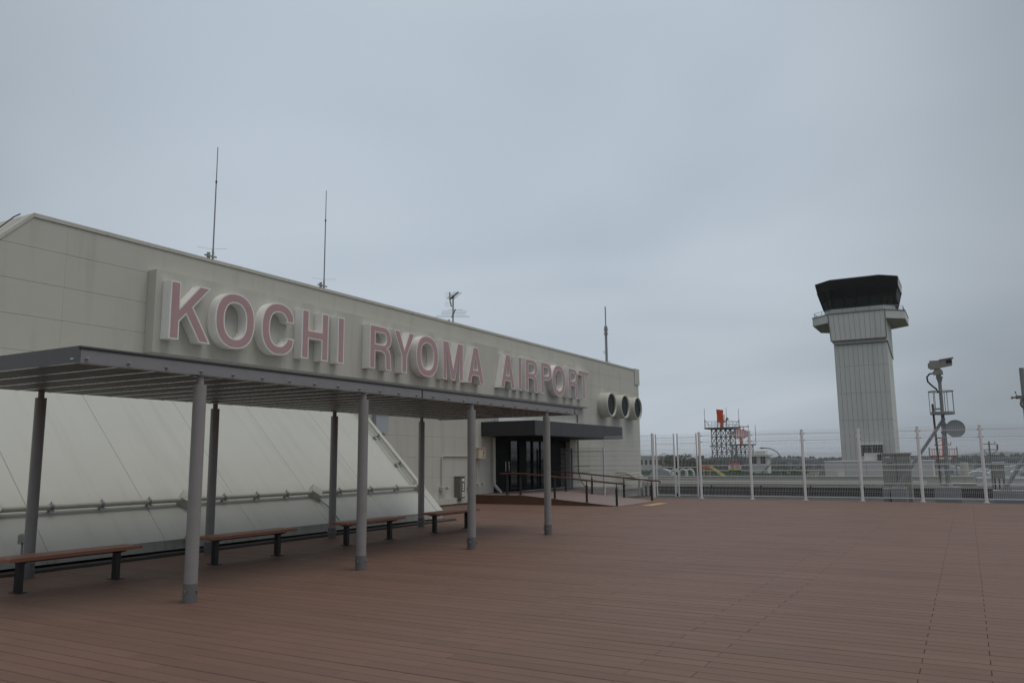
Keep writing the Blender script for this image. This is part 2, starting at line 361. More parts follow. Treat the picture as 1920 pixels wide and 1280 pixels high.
for yy in (28.75, 29.02):
    b = MB(); b.tube((EX + 0.06, yy, 1.15), (EX + 0.06, yy, 1.55), 0.018, 8); b.tube((EX, yy, 1.18), (EX + 0.06, yy, 1.18), 0.012, 6); b.tube((EX, yy, 1.52), (EX + 0.06, yy, 1.52), 0.012, 6)
    b.build('door_handle', 'alu', door)
cn = MB().box(-16.395, -14.05, 26.6, 35.34, 2.55, 3.06).build('entrance_canopy', 'clad', tb)
b = MB()
for k in range(4):
    y0 = 26.575 + k * 2.2; b.box(-14.049, -14.022, y0, y0 + 2.194, 2.525, 3.085)
b.box(-16.395, -14.05, 26.573, 26.599, 2.525, 3.085); b.box(-16.395, -14.05, 35.341, 35.37, 2.525, 3.085)
b.build('canopy_fascia', 'clad', cn)
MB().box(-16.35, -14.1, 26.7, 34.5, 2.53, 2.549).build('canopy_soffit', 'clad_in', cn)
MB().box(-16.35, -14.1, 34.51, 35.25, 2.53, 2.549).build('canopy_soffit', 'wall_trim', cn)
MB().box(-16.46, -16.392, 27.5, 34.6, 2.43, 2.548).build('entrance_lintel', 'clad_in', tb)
MB().box(-16.39, -16.2, 27.6, 35.3, 3.10, 3.32).build('canopy_flashing', 'white', cn)
b = MB().path([(-16.2, 32.6, 3.30), (-16.1, 34.9, 3.30), (-16.2, 35.2, 3.2), (-16.25, 35.3, 3.0)], 0.03, 8); b.build('canopy_pipe', 'pipe', cn)

# ------------------------------------------------------------------ sign letters
def ov(cx, cy, rx, ry, n=44, a0=0, a1=360, p=2.25):
    r = []
    for i in range(n + (0 if a1 - a0 == 360 else 1)):
        t = R(a0 + (a1 - a0) * i / n); c, s_ = math.cos(t), math.sin(t)
        r.append((cx + rx * math.copysign(abs(c) ** (2 / p), c), cy + ry * math.copysign(abs(s_) ** (2 / p), s_)))
    return r
ST = 0.275; HT = 1.375
def glyph(ch, w):
    s, h = ST, HT
    if ch == 'I': return [(0, 0), (w, 0), (w, h), (0, h)], []
    if ch == 'H': return [(0, 0), (s, 0), (s, .575), (w - s, .575), (w - s, 0), (w, 0), (w, h), (w - s, h), (w - s, .82), (s, .82), (s, h), (0, h)], []
    if ch == 'T': return [(w / 2 - s / 2, 0), (w / 2 + s / 2, 0), (w / 2 + s / 2, h - .24), (w, h - .24), (w, h), (0, h), (0, h - .24), (w / 2 - s / 2, h - .24)], []
    if ch == 'K': return [(0, 0), (s, 0), (s, .43), (.45, .62), (w - .32, 0), (w, 0), (.645, .82), (w - .03, h), (w - .36, h), (s, .76), (s, h), (0, h)], []
    if ch == 'Y': return [(w / 2 - s / 2, 0), (w / 2 + s / 2, 0), (w / 2 + s / 2, .54), (w, h), (w - .30, h), (w / 2, .80), (.30, h), (0, h), (w / 2 - s / 2, .54)], []
    if ch == 'M': return [(0, 0), (.25, 0), (.25, .98), (w / 2 - .115, 0), (w / 2 + .115, 0), (w - .25, .98), (w - .25, 0), (w, 0), (w, h), (w - .37, h), (w / 2, .40), (.37, h), (0, h)], []
    if ch == 'A':
        o = [(0, 0), (.29, 0), (.375, .285), (w - .375, .285), (w - .29, 0), (w, 0), (w / 2 + .165, h), (w / 2 - .165, h)]
        return o, [[(w / 2, 1.03), (w - .455, .52), (.455, .52)]]
    if ch == 'O': return ov(w / 2, h / 2, w / 2, h / 2 + .018), [list(reversed(ov(w / 2, h / 2, w / 2 - .285, h / 2 - .235, p=2.35)))]
    if ch == 'C':
        o = ov(w / 2 + .03, h / 2, w / 2 + .03, h / 2 + .018, 50, 30, 330); i = ov(w / 2 + .03, h / 2, w / 2 - .255, h / 2 - .235, 46, 27, 333, 2.35)
        o[0] = (w, .90); o[-1] = (w, .475); i[0] = (w - .285, .90); i[-1] = (w - .285, .475); return o + list(reversed(i)), []
    rb = 0.395                                   # bowl half-height for P and R
    yc = h - rb
    bowl = [(w - rb + (rb) * math.cos(R(t)), yc + rb * math.sin(R(t))) for t in range(-90, 91, 12)]
    ri = rb - .215
    hole = [(s, yc - ri)] + [(w - rb + (ri - .04) * math.cos(R(t)) + .0, yc + ri * math.sin(R(t))) for t in range(-90, 91, 15)] + [(s, yc + ri)]
    hole = list(reversed(hole))
    if ch == 'P': return [(0, 0), (s, 0), (s, yc - rb)] + bowl + [(0, h)], [hole]
    if ch == 'R':
        o = [(0, 0), (s, 0), (s, .565), (w - .50, .565), (w - .36, .52), (w - .305, .42), (w - .285, .12), (w - .26, 0), (w + .015, 0), (w + .015, .04), (w - .02, .14), (w - .03, .46), (w - .09, .62), (w - .2, .70)]
        up = [p for p in bowl if p[1] > .735]
        return o + up + [(0, h)], [hole]
def inset(poly, d):
    n = len(poly); res = []
    for i in range(n):
        p0, p1, p2 = Vector(poly[i - 1]), Vector(poly[i]), Vector(poly[(i + 1) % n])
        a, b_ = (p1 - p0).normalized(), (p2 - p1).normalized(); na, nb = Vector((-a.y, a.x)), Vector((-b_.y, b_.x))
        k = 1 + na.dot(nb); q = (na + nb) / max(k, 0.35); res.append(tuple(p1 + q * d))
    return res
def area(p): return sum(p[i - 1][0] * p[i][1] - p[i][0] * p[i - 1][1] for i in range(len(p))) / 2
def plate(outer, holes, y0, z0, xa, xb):
    loops = [outer] + holes; flat = [p for l_ in loops for p in l_]; n = len(flat); mb = MB()
    tri = tessellate_polygon([[Vector((p[0], p[1], 0)) for p in l_] for l_ in loops])
    vs = [(xa, y0 + p[0], z0 + p[1]) for p in flat] + [(xb, y0 + p[0], z0 + p[1]) for p in flat]
    fs = [tuple(i + n for i in t) for t in tri] + [tuple(reversed(t)) for t in tri]; k = 0
    for l_ in loops:
        q = len(l_); fs += [(k + i, k + (i + 1) % q, k + (i + 1) % q + n, k + i + n) for i in range(q)]; k += q
    return mb.add(vs, fs)
sg = empty('airport_sign', (-16.1, 23.9, 4.14), 'long wall sign with raised pink letters reading KOCHI RYOMA AIRPORT', 'sign')
MB().box(-16.395, -16.1, 11.72, 36.18, 4.14, 6.09).build('sign_panel', 'wall', sg)
MB().box(-16.399, -16.13, 11.75, 36.15, 4.10, 4.139).build('drip_edge', 'wall_trim', sg)
for ch, ya, yb in (('K', 11.905, 13.075), ('O', 13.2, 14.456), ('C', 14.69, 15.866), ('H', 16.155, 17.222), ('I', 17.621, 17.896), ('R', 19.07, 20.147), ('Y', 20.273, 21.399), ('O', 21.484, 22.781),
                   ('M', 23.06, 24.372), ('A', 24.633, 25.843), ('A', 27.093, 28.255), ('I', 28.532, 28.829), ('R', 29.154, 30.245), ('P', 30.561, 31.583), ('O', 31.671, 32.986), ('R', 33.323, 34.35), ('T', 34.42, 35.66)):
    o_, h_ = glyph(ch, yb - ya)
    if area(o_) < 0: o_ = list(reversed(o_))
    h_ = [q if area(q) < 0 else list(reversed(q)) for q in h_]
    lt = plate(o_, h_, ya, 4.455, -16.095, -15.80).build('letter', 'letter', sg, label='raised letter ' + ch + ' with pink face and white rim')
    plate(inset(o_, 0.037), [inset(q, 0.037) for q in h_], ya, 4.455, -15.799, -15.794).build('letter_face', 'pink', lt)

# ------------------------------------------------------------------ sloped cladding below the sign
def sz(x): return 0.25 + 0.99 * (-12.5 - x)
sl = empty('sloped_roof', (-12.5, 10, 0), 'pale grey sloping panelled roof leaning against the wall behind the benches', 'sloped roof')
XT = -15.62
Y0s = [-1.0, 1.1, 3.23, 5.36, 7.5, 9.59, 11.68, 13.77, 15.86, 18.27]
nrm = Vector((0.99, 0, 1)).normalized()
MB().prism([(-12.56, 0.2), (-16.39, 0.2), (-16.39, sz(XT) - 0.03), (XT, sz(XT) - 0.06), (-12.56, sz(-12.56) - 0.08)], 'y', -1.0, 18.24).build('roof_base', 'skirt', sl)
for a, c in zip(Y0s, Y0s[1:]):
    p0 = Vector((-12.5, 0, 0.25)); p1 = Vector((XT, 0, sz(XT))); k = 0.003; t = 0.003; mb = MB()
    vs = []
    for lift, ins in ((-0.05, 0), (-0.006, 0), (0, t)):
        for p, yy, sg_ in ((p0, a + k + ins, 1), (p0, c - k - ins, 1), (p1, c - k - ins, -1), (p1, a + k + ins, -1)):
            q = p + nrm * lift; vs.append((q.x, yy, q.z))
    mb.add(vs, [(3, 2, 1, 0), (8, 9, 10, 11)] + [(b_ + i, b_ + (i + 1) % 4, b_ + 4 + (i + 1) % 4, b_ + 4 + i) for b_ in (0, 4) for i in range(4)])
    mb.build('roof_panel', 'slope', sl)
for a, c in zip(Y0s, Y0s[1:]): MB().box(-12.555, -12.515, a + 0.004, c - 0.004, 0.078, 0.244).build('skirt_panel', 'skirt', sl)
q = nrm * 0.012
MB().add([(-12.52 + q.x, 18.0, 0.27 + q.z), (-12.52 + q.x, 18.28, 0.27 + q.z), (XT + .01 + q.x, 18.28, sz(XT + .01) + q.z), (XT + .01 + q.x, 18.0, sz(XT + .01) + q.z),
          (-12.52, 18.0, 0.25), (-12.52, 18.28, 0.25), (XT + .01, 18.28, sz(XT + .01) - 0.02), (XT + .01, 18.0, sz(XT + .01) - 0.02)],
         [(0, 1, 2, 3), (0, 4, 5, 1), (1, 5, 6, 2), (2, 6, 7, 3), (3, 7, 4, 0), (7, 6, 5, 4)]).build('edge_flashing', 'slope', sl)
kb = empty('kerb', (-12.4, 9, 0), 'dark speckled stone kerb strip under the sloping roof', 'kerb')
y = -1.0
while y < 18.5:
    MB().bevbox(-12.49, -12.25 + random.uniform(-.004, .004), y + 0.004, min(y + 0.596, 18.55), -0.03, 0.045 + random.uniform(-.004, .004), 0.008).build('kerb_stone', 'gravel', kb); y += 0.6
# pipe along the slope
pp = empty('safety_pipe', (-13.0, 12, 0.8), 'pale horizontal pipe clamped along the lower sloping roof', 'pipe')
PX, PZ = -13.03, 0.92
MB().tube((PX, -0.9, PZ), (PX, 17.75, PZ), 0.047, 14).build('tube', 'pipe', pp)
MB().tube((PX - 0.06, 17.93, PZ + 0.07), (-15.6, 17.93, sz(-15.6) + 0.17), 0.042, 12).build('tube', 'pipe', pp)
MB().path([(PX - 0.12, 17.76, PZ + 0.06), (-13.8, 17.76, sz(-13.8) + 0.10), (-15.6, 17.76, sz(-15.6) + 0.10)], 0.018, 8).build('tube', 'pipe', pp)
for yc in (-0.1, 3.4, 6.87, 10.42, 13.92, 17.93):
    c = Vector((PX - 0.03, yc, PZ - 0.02)); u = Vector((-0.99, 0, 1)).normalized(); v = Vector((0, 1, 0)); s_ = 0.19; mb = MB()
    # turned square box with a hipped front
    base = [c + u * (s_ * a_) + v * (s_ * b_) - nrm * 0.16 for a_, b_ in ((1.15, 0), (0, 1), (-1.15, 0), (0, -1))]
    top = [c + u * (s_ * a_) + v * (s_ * b_) + nrm * 0.10 for a_, b_ in ((1.0, 0), (0, .9), (-1.0, 0), (0, -.9))]
    mb.loft([base, top]); mb.build('bracket', 'pipe', pp)
for yc in (1.2, 2.3, 4.3, 5.2, 6.1, 7.8, 8.68, 9.6, 11.3, 12.15, 13.0, 14.7, 15.85, 16.9):
    b = MB().tube((PX, yc - 0.025, PZ), (PX, yc + 0.025, PZ), 0.06, 12); q = Vector((PX, yc, PZ)) - nrm * 0.14
    b.bar((PX, yc, PZ), q, 0.035); b.tube((PX + 0.03, yc, PZ - 0.06), (PX + 0.09, yc, PZ - 0.06), 0.014, 6); b.tube((PX, yc, PZ + .05), (PX, yc, PZ + .085), .012, 6)
    b.build('clamp', 'galv', pp)
for t in (0.25, 0.55, 0.85):
    x = PX + (-15.6 - PX) * t; zc = sz(x) + 0.15
    b = MB().bar((x - .03, 17.70, zc - .05), (x - .03, 18.02, zc), 0.05); b.tube((x, 17.85, zc - 0.04), (x + .05, 17.85, zc + 0.05), 0.015, 6); b.build('clamp', 'galv', pp)
b = MB().path([(PX - 0.05, 13.95, PZ - 0.1), (-12.75, 14.0, 0.62), (-12.47, 14.1, 0.30)], 0.016, 6); b.build('drain_hose', 'galv', pp)

# ------------------------------------------------------------------ shelter (grey steel, eight posts)
sh = empty('shelter', (-10, 11.2, 0), 'long grey steel shelter roof on two rows of round posts', 'shelter')
for a, c in ((4.98, 11.03), (11.06, 17.35)):
    bm_ = MB().box(-8.03, -7.99, a, c, 2.655, 2.795)
    bm_.box(-8.10, -8.03, a, c, 2.655, 2.672)
    bm_.build('front_beam', 'steel', sh, label='grey front beam studded with bolts')
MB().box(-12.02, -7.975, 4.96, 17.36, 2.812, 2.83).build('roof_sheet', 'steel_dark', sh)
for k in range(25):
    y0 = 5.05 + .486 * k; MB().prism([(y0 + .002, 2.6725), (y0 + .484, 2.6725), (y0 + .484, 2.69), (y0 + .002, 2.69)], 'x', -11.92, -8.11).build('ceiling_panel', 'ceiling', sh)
MB().box(-8.02, -7.98, 4.955, 17.365, 2.797, 2.811).build('edge_strip', 'black', sh)
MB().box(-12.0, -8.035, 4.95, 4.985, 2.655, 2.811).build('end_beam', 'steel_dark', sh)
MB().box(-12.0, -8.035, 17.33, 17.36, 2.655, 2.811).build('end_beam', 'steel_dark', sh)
MB().box(-8.1, -7.985, 4.945, 4.977, 2.652, 2.826).build('corner_cap', 'steel_dark', sh)
MB().box(-8.10, -8.055, 4.937, 4.9445, 2.688, 2.702).build('maker_plate', 'white', sh)
MB().box(-12.0, -11.95, 4.99, 17.33, 2.69, 2.79).build('rear_beam', 'steel', sh)
for yy in (11.032, 17.15): MB().box(-8.025, -7.986, yy, yy + 0.026, 2.66, 2.79).build('splice_plate', 'black', sh)
k = 0
while 5.05 + 0.486 * k < 17.3:
    yy = 5.05 + 0.486 * k
    j = MB().box(-11.94, -8.11, yy - 0.008, yy + 0.008, 2.692, 2.797).build('joist', 'steel_dark', sh)
    MB().box(-11.94, -8.11, yy - 0.017, yy + 0.017, 2.667, 2.672).build('flange', 'alu', j)
    b = MB().tube((-7.989, yy, 2.695), (-7.984, yy, 2.695), 0.026, 10); b.tube((-7.985, yy, 2.695), (-7.966, yy, 2.695), 0.016, 6); b.tube((-7.967, yy, 2.695), (-7.95, yy, 2.695), 0.009, 6)
    b.build('bolt', 'bolt', sh)
    k += 1
def post(x, y, nz):
    p = MB().tube((x, y, 0.2), (x, y, nz - 0.1), 0.077, 24).build('post', 'pillar', sh)
    MB().tube((x, y, nz - 0.1), (x, y, nz), 0.043, 16).build('neck', 'pillar', p)
    MB().box(x - 0.10, x + 0.06, y - 0.07, y + 0.07, nz, nz + 0.012).build('cap_plate', 'steel_dark', p)
    MB().tube((x, y, 0.001), (x, y, 0.215), 0.0845, 24).build('base_sleeve', 'sleeve', p)
    for a in (-75, 15, 105, 195):
        d = Vector((math.cos(R(a)), math.sin(R(a)), 0)); c = Vector((x, y, 0.135)); b = MB().tube(c + d * 0.08, c + d * 0.10, 0.016, 6); b.build('sleeve_bolt', 'bolt', p)
for yy in (6.53, 9.57, 12.67, 15.76): post(-8.03, yy, 2.642)
for yy in (6.83, 10.0, 13.18, 16.38): post(-11.86, yy, 2.677)

# ------------------------------------------------------------------ benches
blab = ['brown slatted bench at the left edge nearest the camera', 'second brown slatted bench, behind the nearest front post', 'third brown slatted bench, crossed by the second front post', 'farthest brown slatted bench, crossed by the third front post']
def bench(yc, lab):
    t = empty('bench', (-10.6, yc, 0), lab, 'bench', 'benches under the shelter')
    xs = (-10.815, -10.67, -10.525, -10.38)
    for i in range(3):
        a, c = xs[i] + 0.003, xs[i + 1] - 0.003; hl = 0.92
        e0 = 0.10 if i == 0 else (0.0 if i == 1 else 0.10)
        rings = []
        for f_, zz_ in ((0.0, 0.405), (0.0, 0.44), (0.008, 0.45)):
            rings.append([(a + f_, yc - hl + f_ + (e0 if i == 2 else 0) * .0, zz_), (c - f_, yc - hl + f_, zz_), (c - f_, yc + hl - f_, zz_), (a + f_, yc + hl - f_, zz_)])
        MB().loft(rings).build('slat', 'bench', t)
    for s_ in (-1, 1):
        y1 = yc + s_ * 0.67
        lg = MB().box(-10.645, -10.555, y1 - 0.035, y1 + 0.035, 0.012, 0.36).build('leg', 'black', t)
        b = MB().box(-10.70, -10.50, y1 - 0.06, y1 + 0.06, 0.001, 0.012)
        b.build('base_plate', 'black', lg)
        b = MB().prism([(-10.78, 0.404), (-10.42, 0.404), (-10.42, 0.39), (-10.54, 0.36), (-10.66, 0.36), (-10.78, 0.39)], 'y', y1 - 0.03, y1 + 0.03); b.build('seat_bracket', 'black', lg)
    MB().box(-10.62, -10.58, yc - 0.64, yc + 0.64, 0.365, 0.400).build('seat_rail', 'black', t)
    b = MB()
    for s_ in (-0.45, 0, 0.45): b.tube((-10.79, yc + s_, 0.395), (-10.41, yc + s_, 0.395), 0.009, 6)
    b.build('cross_brace', 'black', t)
for yc, lb in zip((6.67, 9.73, 12.86, 15.83), blab): bench(yc, lb)

# ------------------------------------------------------------------ small things on the slope and wall
def outlet(x, y, z, lab, post_=False):
    t = empty('outlet_box', (x, y, z), lab, 'outlet', 'outlet boxes along the sloping roof')
    MB().bevbox(x - .05, x + .05, y - .045, y + .045, z, z + .15, .02).build('housing', 'cabinet', t)
    MB().prism([(x + .05, z + .15), (x + .13, z + .11), (x + .13, z + .02), (x + .05, z + .04)], 'y', y - .05, y + .05).build('hood', 'cabinet', t)
    MB().tube((x, y, z - .22 if post_ else z - .1), (x, y, z), .014, 8).build('conduit', 'galv', t)
outlet(-12.44, 7.05, .43, 'grey outlet box on a pipe behind the nearest bench', True)
outlet(-12.44, 10.03, .17, 'grey outlet box on the skirt left of the nearest front post')
t = empty('conduit_stub', (-12.42, 10.5, 0.05), 'short grey upright conduit between the nearest front and rear posts', 'conduit')
MB().box(-12.46, -12.40, 10.46, 10.53, .35, .62).build('cover', 'cabinet', t); MB().tube((-12.43, 10.5, .06), (-12.43, 10.5, .36), .018, 8).build('tube', 'galv', t)
jb = empty('junction_box', (-16.3, 26.2, 1.68), 'cream metal junction box high on the wall left of the entrance', 'junction box')
MB().box(-16.39, -16.12, 25.95, 26.45, 1.68, 2.06).build('housing', 'cream', jb); MB().box(-16.395, -16.09, 25.90, 26.50, 2.061, 2.085).build('lid', 'cream', jb)
b = MB().box(-16.119, -16.112, 26.28, 26.34, 1.85, 1.95); b.box(-16.119, -16.112, 26.26, 26.31, 1.75, 1.80); b.build('lock', 'black', jb)
MB().tube((-16.3, 26.1, .75), (-16.3, 26.1, 1.68), .025, 8).build('conduit', 'pipe', jb)
b = MB().bevbox(-16.38, -16.18, 26.02, 26.18, .63, .76, .02); b.bevbox(-16.30, -16.12, 26.28, 26.38, .66, .78, .02); b.build('outlet', 'pipe', jb)
cb = empty('wall_cabinet', (-16.25, 25.05, .25), 'grey wall cabinet with white labels below the bent conduit', 'cabinet')
MB().box(-16.39, -16.14, 24.70, 25.0, .25, 1.02).build('housing', 'greybox', cb); MB().box(-16.395, -16.12, 24.68, 25.02, 1.021, 1.04).build('lid', 'greybox', cb)
b = MB().box(-16.139, -16.136, 24.82, 24.97, .86, .95); b.box(-16.139, -16.136, 24.82, 24.97, .31, .46)
for z in (.53, .62, .71): b.box(-16.139, -16.136, 24.86, 24.93, z, z + .065)
b.build('label_plate', 'white', cb)
b = MB()
for i in range(3): b.bar((-16.1355, 24.84 + .04 * i, .34 + .02 * i), (-16.1355, 24.87 + .035 * i, .43 - .02 * i), .012)
b.build('label_print', 'black', cb)
MB().box(-16.35, -16.2, 24.72, 24.86, .16, .25).build('cable_entry', 'greybox', cb)
cdt = empty('wall_conduit', (-16.36, 24.5, .6), 'thin pale conduit bent over the wall behind the shelter posts', 'conduit')
MB().path([(-16.36, 23.83, .66), (-16.36, 23.83, 1.70), (-16.36, 23.85, 1.75), (-16.36, 23.90, 1.77), (-16.36, 25.86, 1.77)], .022, 8).build('tube', 'pipe', cdt)
MB().tube((-16.36, 25.62, .62), (-16.36, 25.62, 1.76), .02, 8).build('tube', 'pipe', cdt)
MB().bevbox(-16.39, -16.24, 23.72, 23.90, .56, .70, .02).build('outlet', 'pipe', cdt); MB().bevbox(-16.28, -16.16, 23.95, 24.07, .58, .70, .02).build('outlet', 'pipe', cdt)
MB().box(-16.39, -16.3, 25.56, 25.68, .50, .64).build('outlet', 'cabinet', cdt)
dp = empty('downpipe', (-16.2, 27.3, 0), 'pale downpipe with an offset elbow left of the black entrance', 'downpipe')
MB().path([(-16.27, 27.33, 2.5), (-16.27, 27.33, .72), (-16.25, 27.34, .64), (-16.12, 27.42, .45), (-16.06, 27.46, .38), (-16.05, 27.46, .30), (-16.05, 27.46, .02)], .062, 12).build('tube', 'pipe', dp)
for z in (.78, 1.6): MB().tube((-16.27, 27.33, z), (-16.27, 27.33, z + .05), .072, 12).build('collar', 'pipe', dp)
dp2 = empty('drain_cable', (-16.3, 35.45, 0), 'thin dark vertical conduit right of the black entrance', 'conduit')
MB().path([(-16.36, 35.45, 4.1), (-16.36, 35.45, 1.0), (-16.3, 35.6, .55), (-16.1, 35.95, .1), (-16.0, 36.1, .03)], .028, 8).build('tube', 'greybox', dp2)
t = empty('wall_hatch', (-16.3, 20.7, 2.4), 'pale blue grey hatch on the wall behind the sloping roof', 'hatch')
MB().box(-16.39, -16.25, 20.0, 20.62, 2.5, 3.12).build('panel', mat('hatch_paint', (.40, .44, .48), .5), t); MB().box(-16.395, -16.2, 19.97, 20.66, 3.121, 3.15).build('hood', 'galv', t)
t = empty('small_cabinet', (-15.6, 21.6, 0), 'small grey cabinet partly hidden by the end of the sloping roof', 'cabinet')
MB().box(-16.1, -15.7, 21.2, 21.5, 0.02, .86).build('housing', mat('pale_cab', (.42, .42, .42), .5), t); MB().box(-16.14, -15.66, 21.16, 21.54, .861, .89).build('lid', 'galv', t)
t = empty('pipework', (-16.0, 41.5, 0), 'cluster of pale bent pipes at the foot of the wall corner', 'pipework')
for i in range(4): MB().path([(-16.38, 40.4 + .35 * i, .9 - .13 * i), (-15.9 + .1 * i, 40.4 + .35 * i, .9 - .13 * i), (-15.8 + .1 * i, 40.5 + .35 * i, .8 - .13 * i), (-15.8 + .1 * i, 42.0 + .4 * i, .8 - .13 * i), (-15.8 + .1 * i, 42.1 + .4 * i, .6 - .13 * i), (-15.8 + .1 * i, 42.1 + .4 * i, -.4)], .055, 8).build('tube', 'pipe', t)
t = empty('roof_cable', (-16.6, 7.4, 5.2), 'black cable running down the cut corner of the roof', 'cable')
MB().path([(-16.9, 9.0, ZT + .06), (-16.75, 8.8, ZT - .08), (-16.7, 8.3, 6.12), (-16.7, 7.6, 5.44), (-16.7, 6.5, 4.32)], .014, 6).build('cable', 'black', t)
MB().box(-16.74, -16.62, 8.22, 8.28, 5.98, 6.10).build('cable_clip', 'black', t)

# ------------------------------------------------------------------ roof antennas
def whip(y, top, lab):
    t = empty('whip_antenna', (-17, y, 6.7), lab, 'antenna', 'whip antennas on the terminal roof')
    MB().tube((-17, y, 6.5), (-17, y, 7.2), .026, 8).build('socket', 'galv', t)
    MB().tube((-17, y, 7.2), (-17, y, top - .98), .020, 8, .016).build('rod', 'galv', t)
    MB().tube((-17, y, top - .98), (-17, y, top), .013, 8, .011).build('rod', 'galv', t)
    MB().tube((-17, y, top - 1.01), (-17, y, top - .95), .024, 8).build('joint', 'black', t)
    b = MB()
    for a in (15, 135, 255): b.tube((-17, y, 7.22), (-17 + .40 * math.cos(R(a)), y + .45 * math.sin(R(a)), 7.18 + .05 * math.sin(R(a * 2))), .0035, 5)
    b.build('ground_radial', 'galv', t)
    MB().tube((-17, y - .14, 6.4), (-17, y - .14, 7.1), .045, 10).build('mast_stub', 'galv', t)
    b = MB().bar((-17.05, y - .22, 7.03), (-17.05, y + .08, 7.03), .035); b.bar((-16.95, y - .22, 7.0), (-16.95, y + .08, 7.0), .035); b.build('clamp', 'steel', t)
whip(14.03, 10.06, 'tall whip antenna above the K and O of the sign')
whip(18.27, 10.10, 'whip antenna on the roof above the gap in the sign')
t = empty('rod_antenna', (-17, 40.85, 6.7), 'stepped rod antenna near the far corner of the terminal roof', 'antenna')
MB().tube((-17, 40.85, 6.4), (-17, 40.85, 8.5), .07, 10).build('mast', 'galv', t); MB().tube((-17, 40.85, 8.5), (-17, 40.85, 8.95), .09, 10).build('collar', 'galv', t)
MB().tube((-17, 40.85, 8.95), (-17, 40.85, 10.06), .035, 8).build('rod', 'galv', t)
for z in (8.48, 8.75): MB().tube((-17, 40.85, z), (-17, 40.85, z + .04), .13, 10).build('collar', 'galv', t)
b = MB().path([(-17, 40.6, 7.55), (-17, 40.45, 7.45), (-17, 40.85, 7.35)], .015, 6); b.path([(-17, 41.0, 6.95), (-17, 41.3, 7.05), (-17, 41.0, 6.8)], .015, 6); b.build('cable', 'galv', t)
t = empty('tv_antenna', (-17, 25.5, 6.7), 'television aerials on a mast above the middle of the sign', 'antenna')
MB().tube((-17, 25.5, 6.5), (-17, 25.5, 7.95), .03, 8).build('mast', 'galv', t); MB().tube((-17, 25.2, 6.5), (-17, 25.2, 6.98), .045, 8).build('mast_stub', 'galv', t)
bd = Vector((.62, -.78, 0)).normalized(); ed = Vector((.832, .555, 0)).normalized(); c = Vector((-17, 25.5, 7.24))
a1 = MB().bar(c - bd * .64, c + bd * 1.02, .035).build('boom', 'black', t); b = MB()
for q, hl in ((-.62, .72), (-.30, .62), (.02, .46), (.34, .48), (.66, .48), (.98, .28)): b.tube(c + bd * q - ed * hl, c + bd * q + ed * hl, .007, 5)
b.build('element', 'steel', a1)
bd = Vector((.78, -.55, .12)).normalized(); ed = Vector((.55, .78, 0)).normalized(); c = Vector((-17, 25.5, 7.95))
a2 = MB().bar(c - bd * .35, c + bd * .55, .04).build('boom', 'black', t); b = MB()
for q in (-.3, -.18, -.06, .06, .2, .34, .48): b.tube(c + bd * q - ed * .18, c + bd * q + ed * .18, .010, 5)
b.build('element', 'galv', a2)
b = MB(); k0 = c - bd * .36; b.bar(k0, k0 + Vector((-.03, .04, .3)), .035); b.bar(k0, k0 + Vector((.06, .03, -.3)), .035)
for q in (-.28, -.2, -.12, .08, .16, .24): b.tube(k0 + Vector((0, 0, q)) - ed * .2, k0 + Vector((0, 0, q)) + ed * .2, .005, 5)
b.build('reflector', 'greybox', a2)
MB().bar(c + Vector((0, -.15, -.10)), c + Vector((0, .12, .08)), .05).build('clamp', 'black', t)

# ------------------------------------------------------------------ ramp and handrails
rp = empty('ramp', (-13.5, 28, 0), 'brown access ramp with pale top leading to the black entrance', 'ramp')
RX0, RX1, RZ = -10.6, -14.2, 0.33
MB().prism([(RX0, -.03), (RX0, .004), (RX1, RZ - .012), (-16.26, RZ - .012), (-16.26, -.03)], 'y', 25.9, 29.74).build('ramp_body', 'rampside', rp)
MB().prism([(RX0 - .01, .006), (RX1, RZ - .010), (RX1, RZ + .004), (RX0 + .12, .009)], 'y', 25.88, 29.75).build('ramp_surface', 'ramp', rp)
MB().box(-16.45, RX1 - .003, 25.88, 29.75, RZ - .010, RZ + .004).build('landing_surface', 'ramp', rp)
MB().box(-16.45, -14.6, 29.76, 36.2, -.02, RZ - .03).build('landing_body', 'ramp', rp)
def rz(x): return 0 if x > RX0 else (RZ * (x - RX0) / (RX1 - RX0) if x > RX1 else RZ)
def handrail(y, lab, xs, xend):
    t = empty('handrail', (-13, y, 0), lab, 'handrail', 'handrails of the ramp')
    h = .77
    pts = [(-10.28, y, h - .10), (-10.27, y, h - .05), (-10.32, y, h - .005), (-10.42, y, h), (RX0, y, h + .008)]
    n = 6
    for i in range(1, n + 1): x = RX0 + (RX1 - RX0) * i / n; pts.append((x, y, h + .008 + rz(x)))
    pts += [(RX1 - .15, y, h + RZ + .01), (xend, y, h + RZ + .01)]
    MB().path(pts, .030, 10).build('rail', 'railwood', t)
    for x in xs:
        z0 = rz(x) + .005; p = MB().tube((x, y, z0 + .01), (x, y, z0 + .60), .040, 12).build('post', 'black', t)
        MB().tube((x, y, z0 + .60), (x, y, z0 + .755), .018, 8).build('post_neck', 'black', p)
        MB().tube((x, y, z0), (x, y, z0 + .022), .085, 14, .06).build('base_plate', 'black', p)
handrail(25.98, 'brown topped handrail on the near side of the ramp', (-10.58, -11.70, -12.95, -14.35, -14.9), -15.2)
handrail(29.62, 'brown topped handrail on the far side of the ramp', (-10.62, -11.75, -13.10, -14.25, -14.75), -15.4)
MB().box(-9.98, -9.62, 26.75, 28.5, .0008, .004).build('tactile_strip', 'tact', None, 'worn yellow strip on the deck at the foot of the ramp', 'floor marking')

